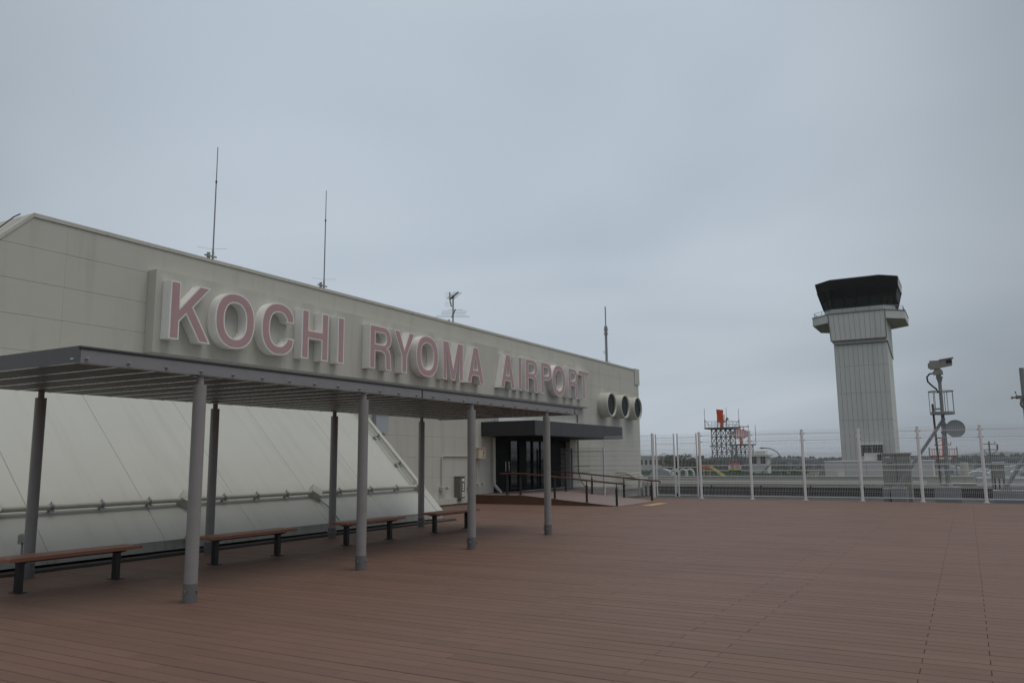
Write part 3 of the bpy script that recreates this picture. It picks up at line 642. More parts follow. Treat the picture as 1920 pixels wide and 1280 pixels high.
# ------------------------------------------------------------------ white mesh fence and gate
HTOP = 2.62
def wires(mb, x0, x1, z0, z1, y, step=.056, hz=(2.50, 2.25, 1.31, 1.11, .64, .12)):
    n = int((x1 - x0) / step)
    for i in range(1, n): x = x0 + (x1 - x0) * i / n; mb.bar((x, y, z0), (x, y, z1), .0066)
    z = z0 + .06
    while z < z1 - .05: mb.bar((x0, y + .006, z), (x1, y + .006, z), .005); z += .2
    for z in hz:
        if z0 < z < z1: mb.bar((x0, y - .012, z), (x1, y - .012, z), .015 if z > 2 else .028)
fn = empty('mesh_fence', (-3, FY, 0), 'white wire mesh fence with round posts across the deck edge', 'fence')
PXS = [-9.43, -7.42, -5.44, -3.45, -1.48, 0.46, 2.42, 4.38, 6.34]
for x in PXS:
    p = MB().tube((x, FY, 0.002), (x, FY, HTOP), .056, 16).build('post', 'white', fn)
    MB().tube((x, FY, HTOP), (x, FY, HTOP + .035), .062, 16).build('post_cap', 'white', p)
    b = MB().box(x - .09, x + .09, FY - .09, FY + .09, .001, .012); b.build('base_plate', 'white', p)
for a, c in zip(PXS, PXS[1:]):
    b = MB(); wires(b, a + .05, c - .05, .08, 2.66, FY + .05); b.build('mesh_panel', 'mesh', fn, fix=False)
    b = MB()
    for z in (2.50, 2.25, 1.31, .12): b.box(a + .03, a + .09, FY + .03, FY + .07, z - .02, z + .02); b.box(c - .09, c - .03, FY + .03, FY + .07, z - .02, z + .02)
    b.build('panel_clip', 'galv', fn)
fl = empty('mesh_fence', (-14, FY + .5, 0), 'white mesh fence side screen between the gate and the terminal wall', 'fence')
LXS = [(-11.47, 32.3), (-13.95, 32.9), (-15.75, 33.4)]
for (x, yy), top, mt in zip(LXS[1:], (2.12, 2.10), ('white', 'galv')): MB().tube((x, yy, .002), (x, yy, top), .042, 12).build('post', mt, fl)
for (xa, ya), (xb, yb) in zip(LXS, LXS[1:] + [(-16.38, 33.5)]):
    b = MB(); n = int(abs(xa - xb) / .056); zt = 2.62 if xa == -11.47 else 2.14
    for i in range(1, n): f_ = i / n; x = xa + (xb - xa) * f_; yy = ya + (yb - ya) * f_; b.bar((x, yy, .1), (x, yy, zt), .008)
    for z in [.15 + .2 * i for i in range(13)]:
        if z < zt: b.bar((xa, ya, z), (xb, yb, z), .007)
    for z in (1.95, 1.31, 1.11, .64): b.bar((xa, ya - .012, z), (xb, yb - .012, z), .012)
    b.build('mesh_panel', 'mesh', fl, fix=False)
b = MB()
for z in (1.98, 1.22): b.path([(-15.75, 33.36, z), (-15.95, 33.3, z + .03), (-16.1, 33.2, z + .03)], .015, 6)
for z in (1.30, 1.02): b.path([(-15.62, 33.3, z - .07), (-15.58, 33.3, z - .01), (-15.45, 33.28, z), (-14.75, 33.1, z)], .012, 6)
b.bar((-15.7, 33.34, 1.95), (-14.0, 32.88, 1.95), .02)
b.build('latch_bar', 'galv', fl)
gt = empty('gate', (-10.45, 32.3, 0), 'white double leaf mesh gate with thick posts near the ramp', 'gate')
for x, r_ in ((-11.47, .062), (-9.43 - .13, .0)):
    if r_: p = MB().tube((x, 32.3, .002), (x, 32.3, 2.66), r_, 16).build('gate_post', 'white', gt)
for x0, x1 in ((-11.33, -10.55), (-10.40, -9.60)):
    b = MB()
    for x in (x0, x1): b.bar((x, 32.3, .06), (x, 32.3, 2.62), .05)
    for z in (.12, .80, 1.25): b.bar((x0, 32.3, z), (x1, 32.3, z), .032)
    for z in (2.46, 2.22): b.bar((x0, 32.3, z), (x1, 32.3, z), .016)
    lf = b.build('gate_leaf', 'white', gt); b = MB(); wires(b, x0 + .02, x1 - .02, .1, 2.6, 32.31, hz=()); b.build('leaf_mesh', 'mesh', lf, fix=False)
MB().bar((-10.475, 32.26, .2), (-10.475, 32.26, .95), .03).build('drop_bolt', 'white', gt); MB().box(-10.56, -10.40, 32.22, 32.27, 1.05, 1.2).build('lock', 'white', gt)
ws = empty('warning_sign', (-8.04, FY - .03, 1.08), 'small red white and yellow warning sign tied to the mesh fence', 'sign')
MB().box(-8.29, -7.79, FY - .02, FY - .005, 1.08, 1.42).build('plate', 'white', ws)
MB().box(-8.289, -7.791, FY - .024, FY - .0205, 1.33, 1.419).build('red_band', 'red', ws)
MB().box(-8.289, -7.791, FY - .024, FY - .0205, 1.105, 1.165).build('yellow_band', 'yellow', ws); MB().box(-8.289, -7.791, FY - .024, FY - .0205, 1.081, 1.104).build('black_band', 'black', ws)
b = MB(); pts = [(-8.13 + .065 * math.cos(R(a)), FY - .024, 1.245 + .065 * math.sin(R(a))) for a in range(0, 361, 30)]; b.path(pts, .009, 5); b.bar((-8.18, FY - .024, 1.29), (-8.08, FY - .024, 1.20), .014); b.build('pictogram', 'black', ws)
b = MB()
for z in (1.285, 1.245, 1.205): b.box(-8.02, -7.83, FY - .023, FY - .0205, z - .008, z + .008)
b.build('print', 'greybox', ws)
b = MB()
for i in range(9): b.box(-8.25 + .048 * i, -8.222 + .048 * i, FY - .027, FY - .0245, 1.358, 1.392)
b.build('print', 'white', ws)

# ------------------------------------------------------------------ things on the lower roof behind the fence
def longwall(name, x0, x1, y0, y1, z0, z1, mt, lab, capmt=None, cap=.05, cat='parapet'):
    t = empty(name, ((x0 + x1) / 2, y0, z0), lab, cat)
    n = max(1, int((x1 - x0) / 4)); w_ = (x1 - x0) / n
    for i in range(n): MB().box(x0 + i * w_ + .006, x0 + (i + 1) * w_ - .006, y0, y1, z0, z1 - cap).build('panel', mt, t)
    for i in range(n): MB().box(x0 + i * w_ + .002, x0 + (i + 1) * w_ - .002, y0 - .06, y1 + .06, z1 - cap + .002, z1).build('coping', capmt or mt, t)
    return t
longwall('parapet', -30, .23, 50, 50.4, -.45, .505, 'wall', 'long beige parapet on the lower roof behind the fence', 'wall_trim')
longwall('parapet', -26, -1.95, 44, 44.7, .06, .262, 'wall_trim', 'low pale ledge in front of the long parapet', 'wall_trim', .06)
longwall('parapet', -1.2, .3, 46, 46.5, -.1, .26, 'wall', 'short beige ledge behind the camera mast', 'wall_trim')
longwall('parapet', .35, 12, 51, 51.4, -.45, .46, 'bwhite', 'white parapet at the right edge behind the fence', 'white', .12)
longwall('parapet', .32, 12, 46.5, 47, -.1, .22, 'bwhite', 'low white ledge at the right edge behind the fence', 'white', .12)
t = empty('roof_screen', (-14, 44.2, -.45), 'dark louvred screen under the pale ledge on the lower roof', 'screen')
for i in range(24): MB().box(-26 + i * 1.6 + .01, -26 + i * 1.6 + 1.59, 44.25, 44.6, -.449, .055).build('louvre_panel', 'black', t)
b = MB()
for z in (-.38, -.28, -.18, -.08): b.box(-26, 12, 44.18, 44.24, z, z + .03)
b.build('louvre_blade', 'greybox', t, kind='stuff')
for k_, (yy, z) in enumerate(((47.0, .30), (46.2, .19))):
    t = empty('roof_pipe', (-14, yy, z), ('upper' if k_ == 0 else 'lower') + ' pale pipe running in front of the long beige parapet', 'pipe')
    MB().tube((-26, yy, z - .05), (-1.9, yy, z - .05), .05, 8).build('tube', 'pipe', t)
    for i in range(8): MB().box(-25 + 3 * i, -24.9 + 3 * i, yy - .05, yy + .05, -.449, z - .08).build('support', 'greybox', t)
for i, x in enumerate((-12.2, -9.6, -7.1, -4.6)):
    t = empty('stanchion', (x, 43.6, -.45), ['first', 'second', 'third', 'fourth'][i] + ' small dark stanchion from the left along the pale ledge', 'stanchion', 'stanchions along the ledge')
    MB().tube((x, 43.6, -.45), (x, 43.6, .10), .025, 6).build('rod', 'black', t); MB().tube((x, 43.6, .06), (x, 43.6, .16), .05, 8).build('head', 'black', t)
ph = empty('roof_penthouse', (-5.4, 60, -.45), 'low white rooftop plant house in front of the control tower', 'plant house')
for i in range(5): MB().box(-8.75 + 1.35 * i + .008, -8.75 + 1.35 * (i + 1) - .008, 60, 63, -.449, 1.27).build('wall_panel', 'bwhite', ph)
MB().box(-8.8, -1.95, 59.95, 63.05, 1.272, 1.33).build('coping', 'white', ph)
MB().box(-7.9, -7.45, 59.85, 59.99, .30, .50).build('hatch', 'white', ph); MB().box(-4.35, -4.1, 59.85, 59.99, .32, .46).build('light', 'black', ph)
MB().box(-6.2, -4.2, 60.5, 62.5, 1.335, 1.85).build('roof_unit', 'bwhite', ph); MB().box(-5.35, -5.1, 60.3, 60.49, 1.34, 1.75).build('vent', 'black', ph)
MB().prism([(-9.9, -.449), (-8.76, -.449), (-8.76, .95)], 'y', 60.2, 60.3).build('stair_stringer', 'galv', ph)
cbn = empty('equipment_cabinet', (-2.5, 36, -.45), 'tall grey double door equipment cabinet behind the fence', 'cabinet')
MB().box(-3.03, -2.53, 36, 36.9, -.2, 1.68).build('door', 'cabinet', cbn); MB().box(-2.515, -2.02, 36, 36.9, -.2, 1.68).build('door', 'cabinet', cbn)
MB().box(-3.08, -1.97, 35.93, 36.95, 1.682, 1.74).build('lid', 'cabinet', cbn); MB().box(-3.0, -2.05, 36.05, 36.8, -.449, -.201).build('base', 'black', cbn)
MB().box(-2.9, -2.74, 35.985, 35.999, 1.55, 1.6).build('label_plate', 'white', cbn); MB().box(-2.85, -2.65, 35.985, 35.999, 1.32, 1.35).build('handle', 'black', cbn)
MB().box(-2.53, -2.515, 35.98, 35.999, -.1, 1.66).build('seam', 'black', cbn)
def block(x0, x1, y0, y1, z1, lab): MB().bevbox(x0, x1, y0, y1, -.449, z1, .02).build('concrete_block', 'conc', None, lab, 'concrete block', 'concrete footings behind the fence')
block(-2.97, -2.72, 34.6, 35.4, .38, 'narrow concrete block beside the footing of the mast strut')
block(-2.66, -2.13, 34.4, 35.4, .405, 'concrete block carrying the strut of the camera mast')
block(-1.2, -.30, 35.0, 35.9, .43, 'large concrete block under the camera mast')
block(.75, 2.6, 35.5, 36.5, .30, 'concrete block at the right edge under the second mast')
cm = empty('camera_mast', (-.70, 35.4, .43), 'galvanised camera mast with caged platform behind the white fence', 'mast')
Ym = 35.4
MB().tube((-.70, Ym, .432), (-.70, Ym, 2.9), .085, 14).build('pole', 'galv', cm); MB().tube((-.70, Ym, 2.9), (-.70, Ym, 4.5), .065, 14).build('pole', 'galv', cm)
MB().tube((-.70, Ym, .432), (-.70, Ym, .60), .16, 12, .10).build('base_flange', 'galv', cm)
MB().bar((-.66, Ym, 3.05), (-2.40, Ym - .4, .50), .11).build('strut', 'galv', cm); MB().prism([(-2.56, .407), (-2.22, .407), (-2.33, .62), (-2.45, .62)], 'y', Ym - .55, Ym - .35).build('strut_foot', 'galv', cm)
b = MB().bar((-.97, Ym, .5), (-1.02, Ym, 3.62), .075); b.build('cable_duct', 'rust', cm)
b = MB()
for z in (1.3, 2.3, 3.42): b.bar((-1.0, Ym, z), (-.68, Ym, z), .06)
b.build('duct_bracket', 'galv', cm)
n = 20; pl = MB().loft([[(-.70 + .43 * math.cos(2 * math.pi * k / n), Ym + .43 * math.sin(2 * math.pi * k / n), z) for k in range(n)] for z in (3.20, 3.30)]).build('platform', 'galv', cm)
b = MB(); ring = [(-.70 + .43 * math.cos(2 * math.pi * k / 24), Ym + .43 * math.sin(2 * math.pi * k / 24), 4.10) for k in range(25)]; b.path(ring, .022, 6)
for a in (20, 75, 130, 185, 240, 300, 345): b.tube((-.70 + .42 * math.cos(R(a)), Ym + .42 * math.sin(R(a)), 3.3), (-.70 + .42 * math.cos(R(a)), Ym + .42 * math.sin(R(a)), 4.1), .014, 6)
b.build('cage_rail', 'galv', cm)
MB().tube((-.70, Ym, 4.46), (-.70, Ym, 4.68), .07, 14, .13).build('mast_head', 'galv', cm)
b = MB(); b.tube((-.72, Ym, 4.68), (-.72, Ym, 4.76), .09, 14); b.box(-.90, -.56, Ym - .14, Ym + .14, 4.76, 4.88); b.prism([(-.90, 4.88), (-.56, 4.88), (-.64, 5.0), (-.82, 5.0)], 'y', Ym - .12, Ym + .12); b.build('pan_head', 'cabinet', cm)
cc = MB().box(-1.0, -.66, Ym - .16, Ym + .16, 4.99, 5.31).build('camera_body', 'cabinet', cm)
b = MB(); b.prism([(-.66, 5.03), (-.22, 5.10), (-.22, 5.37), (-.66, 5.31)], 'y', Ym - .15, Ym + .15); b.prism([(-.66, 5.30), (-.16, 5.37), (-.16, 5.40), (-.66, 5.34)], 'y', Ym - .19, Ym + .19); b.box(-1.06, -1.0, Ym - .13, Ym + .13, 5.03, 5.22); b.build('camera_housing', 'cabinet', cc)
MB().prism([(-.42, 5.155), (-.235, 5.18), (-.235, 5.32), (-.42, 5.295)], 'y', Ym - .158, Ym - .1505).build('lens_window', 'black', cc)
MB().box(-.219, -.21, Ym - .11, Ym + .11, 5.17, 5.32).build('lens', 'black', cc)
b = MB().path([(-.88, Ym - .05, 4.82), (-1.03, Ym - .08, 4.80), (-1.13, Ym - .08, 4.68), (-1.11, Ym - .06, 4.50), (-.98, Ym - .04, 4.34), (-.84, Ym - .03, 4.20), (-.78, Ym, 4.05)], .032, 8); b.build('cable', 'black', cm)
b = MB(); nn = 28; c = Vector((-.30, Ym - .35, 2.63)); rg = []
for r_, d_ in ((.33, 0), (.335, -.03), (.30, .0), (.2, .05), (.08, .075), (.01, .08)): rg.append([(c.x + r_ * math.cos(2 * math.pi * k / nn), c.y + d_, c.z + r_ * math.sin(2 * math.pi * k / nn)) for k in range(nn)])
dsh = b.loft(rg, smooth=True).build('dish', 'dish', cm)
b = MB()
for z in (2.80, 2.50): b.bar((-.72, Ym - .1, z), (-.34, Ym - .28, z), .05); b.tube((-.70, Ym, z - .04), (-.70, Ym, z + .04), .11, 10)
b.build('dish_bracket', 'galv', cm)
b = MB().path([(-.90, Ym - .12, 1.0), (-.95, Ym - .2, .6), (-.98, Ym - .2, .46)], .03, 6); b.build('cable', 'galv', cm)
m2 = empty('lattice_mast', (2.05, 36, .3), 'thick grey mast with a sloping strut cut by the right edge', 'mast')
MB().tube((2.08, 36, .302), (2.08, 36, 4.9), .085, 14).build('pole', 'galv', m2); MB().tube((2.0, 36, 1.72), (1.20, 35.8, .42), .075, 12).build('strut', 'galv', m2)
MB().prism([(1.0, .302), (1.36, .302), (1.26, .50), (1.14, .50)], 'y', 35.7, 35.9).build('strut_foot', 'galv', m2)
b = MB().bar((2.0, 35.9, 3.78), (1.82, 35.8, 3.78), .12); b.tube((1.84, 35.8, 3.78), (1.70, 35.8, 3.77), .03, 8); b.tube((1.70, 35.8, 3.77), (1.64, 35.8, 3.77), .05, 8)
b.tube((1.83, 35.8, 3.8), (1.80, 35.8, 3.98), .014, 6); b.tube((1.80, 35.8, 3.95), (1.79, 35.8, 4.0), .028, 6); b.path([(1.98, 35.85, 3.7), (1.93, 35.8, 3.5), (2.0, 35.85, 3.38)], .04, 8); b.build('instrument', 'greybox', m2)
bp = empty('antenna_post', (.90, 42, -.45), 'thin post with crossed antenna arms beside a grey box', 'antenna')
MB().tube((.90, 42, -.45), (.90, 42, 2.22), .035, 8).build('pole', 'greybox', bp); b = MB()
b.bar((.66, 42, 2.11), (1.16, 42, 2.11), .03); b.bar((.64, 42, 1.86), (1.24, 42, 1.86), .035); b.bar((.90, 42, 1.55), (.66, 42, 1.84), .03); b.bar((.90, 42, 1.55), (1.2, 42, 1.84), .03)
for x in (.92, 1.13): b.tube((x, 42, 2.1), (x, 42, 2.24), .012, 5)
b.build('arm', 'greybox', bp); MB().box(1.17, 1.25, 41.95, 42.05, 1.88, 2.1).build('sensor', mat('faded_pink', (.40, .24, .24), .6), bp)
bx = empty('relay_box', (1.13, 42.2, -.45), 'grey relay box on short legs behind the right part of the fence', 'cabinet')
MB().box(.94, 1.40, 42.1, 42.5, .58, 1.27).build('housing', 'cabinet', bx); MB().box(.91, 1.43, 42.05, 42.55, 1.272, 1.31).build('lid', 'white', bx); b = MB()
for x in (1.0, 1.17, 1.34): b.box(x - .03, x + .03, 42.2, 42.4, -.449, .579)
b.build('leg', 'black', bx)
MB().tube((-.2, 54, -.45), (-.2, 54, 1.22), .22, 16).build('vent_stack', 'wall_trim', None, 'pale round vent stack right of the camera mast', 'vent')
for i, (x, yy) in enumerate(((-21.9, 56), (-21.3, 56), (-18.0, 56), (-17.4, 56), (-17.1, 56.6))):
    t = empty('gooseneck_vent', (x, yy, -.45), ['first', 'second', 'third', 'fourth', 'fifth'][i] + ' pale gooseneck vent from the left seen through the gate', 'vent', 'gooseneck vents on the lower roof')
    MB().path([(x, yy, -.45), (x, yy, .55)] + [(x - .28 + .28 * math.cos(R(a)), yy, .55 + .28 * math.sin(R(a))) for a in range(15, 181, 15)] + [(x - .56, yy, .35)], .075, 8).build('tube', 'bwhite', t)
    MB().tube((x - .56, yy, .28), (x - .56, yy, .36), .10, 10).build('mouth', 'bwhite', t)
t = empty('roof_unit', (-20, 57, -.45), 'pale domed rooftop unit seen through the gate', 'roof unit')
MB().prism([(-20.6, -.449), (-18.9, -.449), (-18.9, .45), (-19.1, .72), (-19.6, .86), (-20.1, .80), (-20.45, .60), (-20.6, .35)], 'y', 57, 58).build('hood', mat('zinc_hood', (.35, .37, .40), .4), t)
MB().box(-20.7, -18.8, 56.9, 58.1, -.449, -.2).build('base', 'conc', t)
gs = empty('green_screen', (-18, 70, -.45), 'dark green net screen low behind the parapet', 'screen')
for i in range(7): MB().box(-26 + 2.05 * i + .02, -26 + 2.05 * (i + 1) - .02, 70, 70.05, -.449, .56 - .05 * i).build('net', 'green', gs)
for i in range(8): MB().tube((-26 + 2.05 * i, 69.95, -.45), (-26 + 2.05 * i, 69.95, .62 - .05 * i), .03, 6).build('post', 'galv', gs)
yr = empty('yellow_stair', (-15.9, 58, -.45), 'yellow stair stringers rising above the parapet', 'stair')
for dy in (0, .6):
    MB().bar((-15.0, 58 + dy, .05), (-16.4 + .05, 58 + dy, 1.0), .09).build('stringer', 'yellow', yr)
for i in range(6): f_ = i / 5; MB().bar((-15.05 - 1.25 * f_, 58.0, .12 + .84 * f_), (-15.05 - 1.25 * f_, 58.6, .12 + .84 * f_), .04).build('tread', 'yellow', yr)
MB().box(-16.9, -16.35, 57.9, 58.7, .85, 1.0).build('platform', 'orange', yr)
for x in (-16.85, -16.4): MB().bar((x, 58.3, -.449), (x, 58.3, .85), .06).build('leg', 'yellow', yr)

# ================================================================== CONTROL TOWER
TY = 90.0
ct = empty('control_tower', (-8.85, 93, GZ), 'white panelled airport control tower with a black glazed cab', 'control tower')
xl, xr, yb_ = -11.41, -6.27, 96.2
MB().box(xl + .04, xr - .04, TY + .04, yb_ - .04, GZ, 13.6).build('shaft', 'tower_dark', ct)
zj = [GZ, -5.9, -3.1, -.27, 2.55, 5.37, 8.18, 11.03, 13.3]; nc = 11
for za, zb in zip(zj, zj[1:]):
    for i in range(nc):
        a = xl + (xr - xl) * i / nc; c = xl + (xr - xl) * (i + 1) / nc
        if za < -1: continue
        if za == -.27 and 4 <= i <= 8: pass
        MB().box(a + .014, c - .014, TY, TY + .05, za + .014, zb - .014).build('panel', 'tower', ct)
    for i in range(6):
        a = TY + .05 + (yb_ - TY - .05) * i / 6; c = TY + .05 + (yb_ - TY - .05) * (i + 1) / 6
        if za < -1: continue
        MB().box(xr - .05, xr, a + .014, c - .014, za + .014, zb - .014).build('panel', 'tower', ct)
MB().box(xl, xr, TY, TY + .05, GZ, -3.11).build('panel', 'tower', ct); MB().box(xr - .05, xr, TY + .06, yb_, GZ, -3.11).build('panel', 'tower', ct)
for i, (x0, x1) in enumerate(((-9.42, -8.47), (-8.36, -7.42))):
    wn_ = MB().box(x0, x1, TY - .04, TY - .003, 1.70, 2.76).build('window', 'win', ct)
    b = MB()
    for k in range(3): x = x0 + (x1 - x0) * k / 2; b.box(x - .018, x + .018, TY - .07, TY - .041, 1.70, 2.76)
    for k in range(3): z = 1.70 + 1.06 * k / 2; b.box(x0, x1, TY - .065, TY - .042, z - .010, z + .010)
    b.build('window_frame', 'cabinet', wn_); MB().box(x0 - .05, x1 + .05, TY - .3, TY - .003, 2.80, 2.86).build('window_hood', 'white', wn_)
# block below the gallery
bl = [(-11.75, 16.64), (-6.16, 16.64), (-6.25, 13.75), (-6.35, 13.36), (-11.35, 13.36), (-11.58, 13.75)]
MB().prism(bl, 'y', TY - .28, TY + .03).build('head_base', 'tower_dark', ct)
for i in range(11):
    a = -11.75 + 5.59 * i / 11; c = -11.75 + 5.59 * (i + 1) / 11; a2 = -11.58 + 5.33 * i / 11; c2 = -11.58 + 5.33 * (i + 1) / 11
    MB().prism([(a + .015, 16.62), (c - .015, 16.62), (c2 - .015, 13.76), (a2 + .015, 13.76)], 'y', TY - .33, TY - .281).build('panel', 'tower', ct)
MB().prism([(TY - .2, 16.6), (TY + 6.4, 16.6), (TY + 6.4, 12.1), (TY - .2, 13.6)], 'x', -6.24, -6.16).build('side_panel', 'tower', ct)
b = MB(); b.bar((-11.78, TY - .36, 16.67), (-6.12, TY - .36, 16.67), .10); b.bar((-11.60, TY - .36, 13.74), (-6.23, TY - .36, 13.74), .10); b.bar((-6.2, TY - .36, 16.6), (-6.23, TY - .36, 13.74), .08); b.bar((-11.76, TY - .36, 16.6), (-11.59, TY - .36, 13.74), .08); b.build('dark_trim', 'greybox', ct)
def octo(x0, x1, y0, y1, cx, cy, z): return [(x0 + cx, y0, z), (x1 - cx, y0, z), (x1, y0 + cy, z), (x1, y1 - cy, z), (x1 - cx, y1, z), (x0 + cx, y1, z), (x0, y1 - cy, z), (x0, y0 + cy, z)]
G0 = (-13.58, -4.42, TY - .22, 98.6, 1.83, 1.6)
gal = MB().loft([octo(*G0, 15.80), octo(*G0, 16.62)]).build('gallery', 'tower', ct)
MB().loft([octo(-13.62, -4.38, TY - .26, 98.64, 1.84, 1.61, 16.625), octo(-13.62, -4.38, TY - .26, 98.64, 1.84, 1.61, 16.72)]).build('gallery_edge', 'greybox', gal)
MB().loft([octo(-13.5, -4.5, TY, 98.4, 1.83, 1.6, 15.77), octo(-13.5, -4.5, TY, 98.4, 1.83, 1.6, 15.797)]).build('gallery_soffit', 'tower_dark', gal)
b = MB(); oc = octo(-13.4, -4.6, TY, 98.4, 1.8, 1.6, 17.2)
for i in range(8):
    p, q = Vector(oc[i]), Vector(oc[(i + 1) % 8]); b.tube(p, q, .025, 5); b.tube(p - Vector((0, 0, .25)), q - Vector((0, 0, .25)), .02, 5); n_ = max(2, int((q - p).length / 1.1))
    for k in range(n_): r_ = p + (q - p) * (k / n_); b.tube(r_, r_ - Vector((0, 0, .5)), .02, 5)
b.build('gallery_rail', 'galv', gal)
MB().loft([octo(-12.35, -5.45, 90.8, 97.6, 1.1, 1.1, 16.70), octo(-12.35, -5.45, 90.8, 97.6, 1.1, 1.1, 17.42)]).build('cab_base', 'tower', ct)
r0 = octo(-12.35, -5.45, 90.8, 97.6, 1.1, 1.1, 17.425); r1 = octo(-12.85, -4.98, 89.9, 98.2, 1.45, 1.4, 19.35)
cg = MB().loft([r0, r1]).build('cab_glazing', 'cabglass', ct); b = MB()
for i in range(8):
    p0, p1, q0, q1 = Vector(r0[i]), Vector(r0[(i + 1) % 8]), Vector(r1[i]), Vector(r1[(i + 1) % 8]); n_ = 4 if i in (0, 4) else (4 if i in (2, 6) else 2)
    for k in range(n_): f_ = k / n_; a = p0 + (p1 - p0) * f_; c = q0 + (q1 - q0) * f_; o_ = (a - Vector((-8.9, 94, a.z))).normalized() * .03; b.bar(a + o_, c + o_, .12 if k == 0 else .07)
    b.bar(p0, p1, .12)
b.build('mullion', 'visor', cg)
b = MB()                                            # dark blinds in the upper two thirds
def lerp_oct(f_, d_): return [tuple(Vector(a) * (1 - f_) + Vector(c) * f_ + ((Vector(a) - Vector((-8.9, 94.2, a[2]))).normalized() * d_)) for a, c in zip(r0, r1)]
b.loft([lerp_oct(.46, .02), lerp_oct(1.0, .03)], caps=False); b.build('sun_blind', 'visor', cg)
rfr = [octo(-12.9, -4.9, 89.85, 98.3, 1.47, 1.42, 19.352), octo(-13.05, -4.8, 89.5, 98.5, 1.5, 1.45, 20.3), octo(-12.8, -5.05, 89.75, 98.3, 1.5, 1.45, 20.42)]
rf = MB().loft(rfr).build('roof', 'visor', ct)
b = MB()
for x, h_ in ((-7.0, 0.9), (-6.9, .5)): b.tube((x, 90.9, 17.4), (x, 90.9, 17.4 + h_), .03, 5)
b.build('aerial', 'white', rf)
b = MB(); b.box(-4.87, -4.83, 91.4, 96.8, 19.3, 20.2); b.build('side_fascia', 'bwhite', rf)

# ================================================================== RADAR TOWERS
def lattice(t, x0, x1, y0, y1, z0, z1, nb, sub=2, th=.12):
    zs = [z0 + (z1 - z0) * i / nb for i in range(nb + 1)]
    xs = [x0 + (x1 - x0) * i / sub for i in range(sub + 1)]
    for x in xs:
        for y in (y0, y1): MB().bar((x, y, z0), (x, y, z1), th).build('column', 'lattice', t)
    for i in range(nb):
        b = MB(); za, zb = zs[i], zs[i + 1]
        for y in (y0, y1):
            b.bar((x0, y, zb), (x1, y, zb), th * .85)
            for k in range(sub):
                b.bar((xs[k], y, za), (xs[k + 1], y, zb), th * .5); b.bar((xs[k + 1], y, za), (xs[k], y, zb), th * .5)
        for x in (x0, x1): b.bar((x, y0, zb), (x, y1, zb), th * .85); b.bar((x, y0, za), (x, y1, zb), th * .5); b.bar((x, y1, za), (x, y0, zb), th * .5)
        b.build('bracing', 'lattice', t)
ra = empty('radar_tower', (-34.5, 131.5, GZ), 'taller lattice radar tower with a tall orange antenna', 'radar tower', 'radar towers')
lattice(ra, -36.05, -32.95, 130, 133, GZ, 6.3, 13, 4, .14)
MB().box(-36.95, -32.3, 129.2, 133.8, 6.3, 6.55).build('platform', 'greybox', ra)
b = MB()
for x, y in ((-36.85, 129.3), (-36.0, 133.7), (-33.3, 129.3), (-32.4, 133.7)):
    b.tube((x, y, 6.5), (x, y, 7.9), .07, 6); b.tube((x, y, 7.9), (x, y, 9.65), .035, 5); s_ = 1 if x < -34.5 else -1; b.bar((x, y, 7.8), (x + s_ * .9, y, 6.6), .05)
b.build('lightning_rod', 'lattice', ra); b = MB()
for z in (7.0, 7.5): b.bar((-36.9, 129.3, z), (-32.35, 129.3, z), .05); b.bar((-36.9, 133.7, z), (-32.35, 133.7, z), .05); b.bar((-32.35, 129.3, z), (-32.35, 133.7, z), .05)
for i in range(9): b.bar((-36.9 + .57 * i, 129.3, 6.5), (-36.9 + .57 * i, 129.3, 7.5), .04)
b.build('guard_rail', 'galv', ra)
MB().tube((-34.55, 131, 6.55), (-34.55, 131, 7.3), .36, 12, .22).build('pedestal', 'orange', ra)
an = MB(); an.prism([(-35.2, 7.5), (-34.75, 7.25), (-34.2, 7.35), (-34.3, 8.7), (-34.25, 9.4), (-35.3, 9.55), (-35.28, 8.8), (-35.2, 8.72)], 'y', 130.8, 131.2); an = an.build('antenna', 'orange', ra)
b = MB()
for i in range(7):
    z = 7.35 + .2 * i; b.path([(-34.3, 130.7, z), (-33.95 + .05 * math.sin(i), 130.5, z + .03), (-33.85, 130.2, z + .05)], .035, 4)
for x, y in ((-34.15, 130.6), (-33.9, 130.3)): b.bar((x, y, 7.3), (x + .05, y, 8.6), .05)
b.build('reflector', mat('pale_orange', (.55, .25, .18), .5), an)
b = MB().bar((-34.5, 130.7, 7.2), (-33.5, 130.3, 7.65), .10); b.box(-33.65, -33.25, 130.1, 130.5, 7.7, 7.9); b.build('feed_arm', 'orange', an)
b = MB().box(-33.6, -33.3, 130.05, 130.55, 7.91, 8.1); b.build('feed_horn', 'yellow', an)
rb_ = empty('radar_tower', (-33.9, 141.5, GZ), 'shorter lattice radar tower with a wide pale orange dish', 'radar tower', 'radar towers')
lattice(rb_, -35.25, -32.45, 140, 143, GZ, 3.75, 12, 4, .14)
MB().box(-35.8, -32.1, 139.3, 143.7, 3.75, 3.98).build('platform', 'greybox', rb_)
MB().tube((-33.95, 141, 3.98), (-33.95, 141, 5.0), .30, 12, .20).build('pedestal', 'orange', rb_); MB().tube((-33.95, 141, 4.5), (-33.95, 141, 4.75), .36, 12).build('pedestal_band', 'yellow', rb_)
M['paleor'] = mat('pale_orange_grid', (.62, .13, .08), .5); b = MB()
for i in range(9):
    z = 4.95 + .19 * i; f_ = (z - 5.72) / .82; hw = 1.55 * math.sqrt(max(.05, 1 - f_ * f_ * .85)); b.path([(-33.95 + hw * q, 140.8 - .5 * q * q, z) for q in (-1, -.5, 0, .5, 1)], .06, 4)
